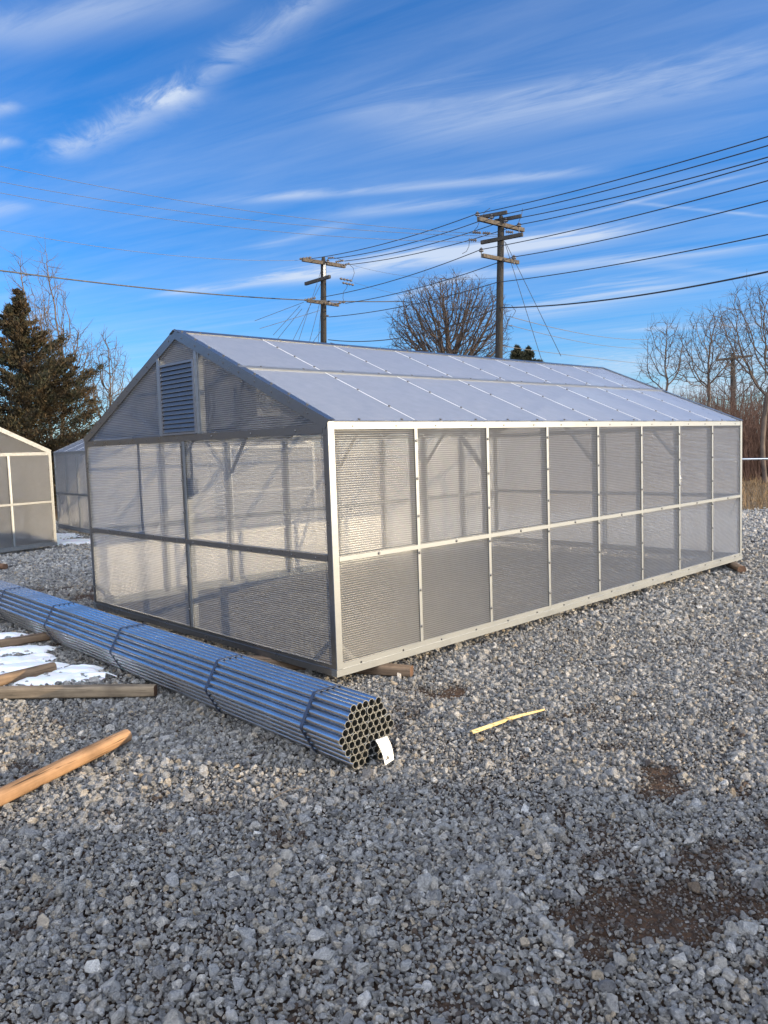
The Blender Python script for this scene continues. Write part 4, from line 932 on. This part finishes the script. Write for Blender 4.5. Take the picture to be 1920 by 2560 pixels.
band(880, 612, 1700, 530, 13, .75); band(1080, 690, 1520, 600, 22, .85); band(840, 650, 1060, 580, 7, .7)
band(820, 300, 1750, 140, 46, .5); band(700, 250, 1400, 180, 40, .45); band(450, 440, 1300, 372, 10, .7); band(700, 470, 1200, 420, 12, .5); band(550, 540, 760, 480, 12, .35)
band(-80, 90, 520, -40, 60, .6); band(-60, 250, 40, 225, 16, .8, 1, .3); band(-60, 320, 40, 300, 14, .9, 1, .3); band(-40, 470, 60, 440, 14, .6)
band(1150, 492, 1659, 365, 4, .5); band(1330, 434, 1700, 472, 4, .55); band(1300, 560, 1700, 600, 10, .35)
band(1250, 800, 1700, 770, 22, .8, 1, .2); band(1350, 850, 1720, 835, 22, 1.3, 1, .2); band(1300, 715, 1700, 700, 6, .6); band(100, 850, 500, 830, 20, .7, 1, .2); band(-60, 690, 80, 700, 18, .6)
cl = math_(nt, 'MULTIPLY', total, .68, clamp=True); cl = math_(nt, 'MINIMUM', cl, .88)
sc_ = mixc(nt, 1.0, sky.outputs[0], (.68, .88, 1.20), 'MULTIPLY')
hs = N(nt, 'ShaderNodeHueSaturation', i_Saturation=1.13, i_Value=.82); L.new(sc_, hs.inputs['Color'])
skyc = mixc(nt, cl, hs.outputs[0], CLOUD if 'CLOUD' in globals() else (2.7, 3.1, 3.75))
rear_fill = N(nt, 'ShaderNodeMapRange', interpolation_type='SMOOTHSTEP'); rear_fill.inputs[1].default_value = .05; rear_fill.inputs[2].default_value = -.55; L.new(sx.outputs[1], rear_fill.inputs[0])  # bright rear half of the sky, added as unseen fill light
skyc = mixc(nt, math_(nt, 'MULTIPLY', rear_fill.outputs[0], math_(nt, 'MULTIPLY_ADD', w2, .9, .35, clamp=True)), skyc, (16.5, 17.3, 18.6))
L.new(skyc, bg.inputs[0]); bg.inputs[1].default_value = .13; L.new(bg.outputs[0], out.inputs[0])

sd = bpy.data.lights.new('sun', 'SUN'); sd.energy = 4.0; sd.angle = R(.5); sd.color = (1.0, .78, .48)
so = bpy.data.objects.new('sun', sd); col.objects.link(so)
sv = Vector((math.sin(SUN_AZ)*math.cos(SUN_EL), math.cos(SUN_AZ)*math.cos(SUN_EL), math.sin(SUN_EL)))
so.rotation_euler = sv.to_track_quat('Z', 'Y').to_euler(); so.location = (20, 0, 20)

cd = bpy.data.cameras.new('camera'); cam = bpy.data.objects.new('camera', cd); col.objects.link(cam)
cd.sensor_fit = 'HORIZONTAL'; cd.sensor_width = 36; cd.lens = 36*FPX/1920; cd.clip_end = 3000; cd.clip_start = .05
mw = Matrix(((RT.x, UP.x, -FW.x, 0), (RT.y, UP.y, -FW.y, 0), (RT.z, UP.z, -FW.z, EYE), (0,0,0,1))); cam.matrix_world = mw
scene.camera = cam
vs_ = scene.view_settings; vs_.view_transform = 'Standard'; vs_.look = 'None'; vs_.exposure = 0.95; vs_.gamma = 1
scene.cycles.transparent_max_bounces = 40; scene.cycles.max_bounces = 10; scene.cycles.transmission_bounces = 10; scene.cycles.use_denoising = True
scene.cycles.caustics_refractive = False; scene.cycles.caustics_reflective = False
scene.render.film_transparent = False
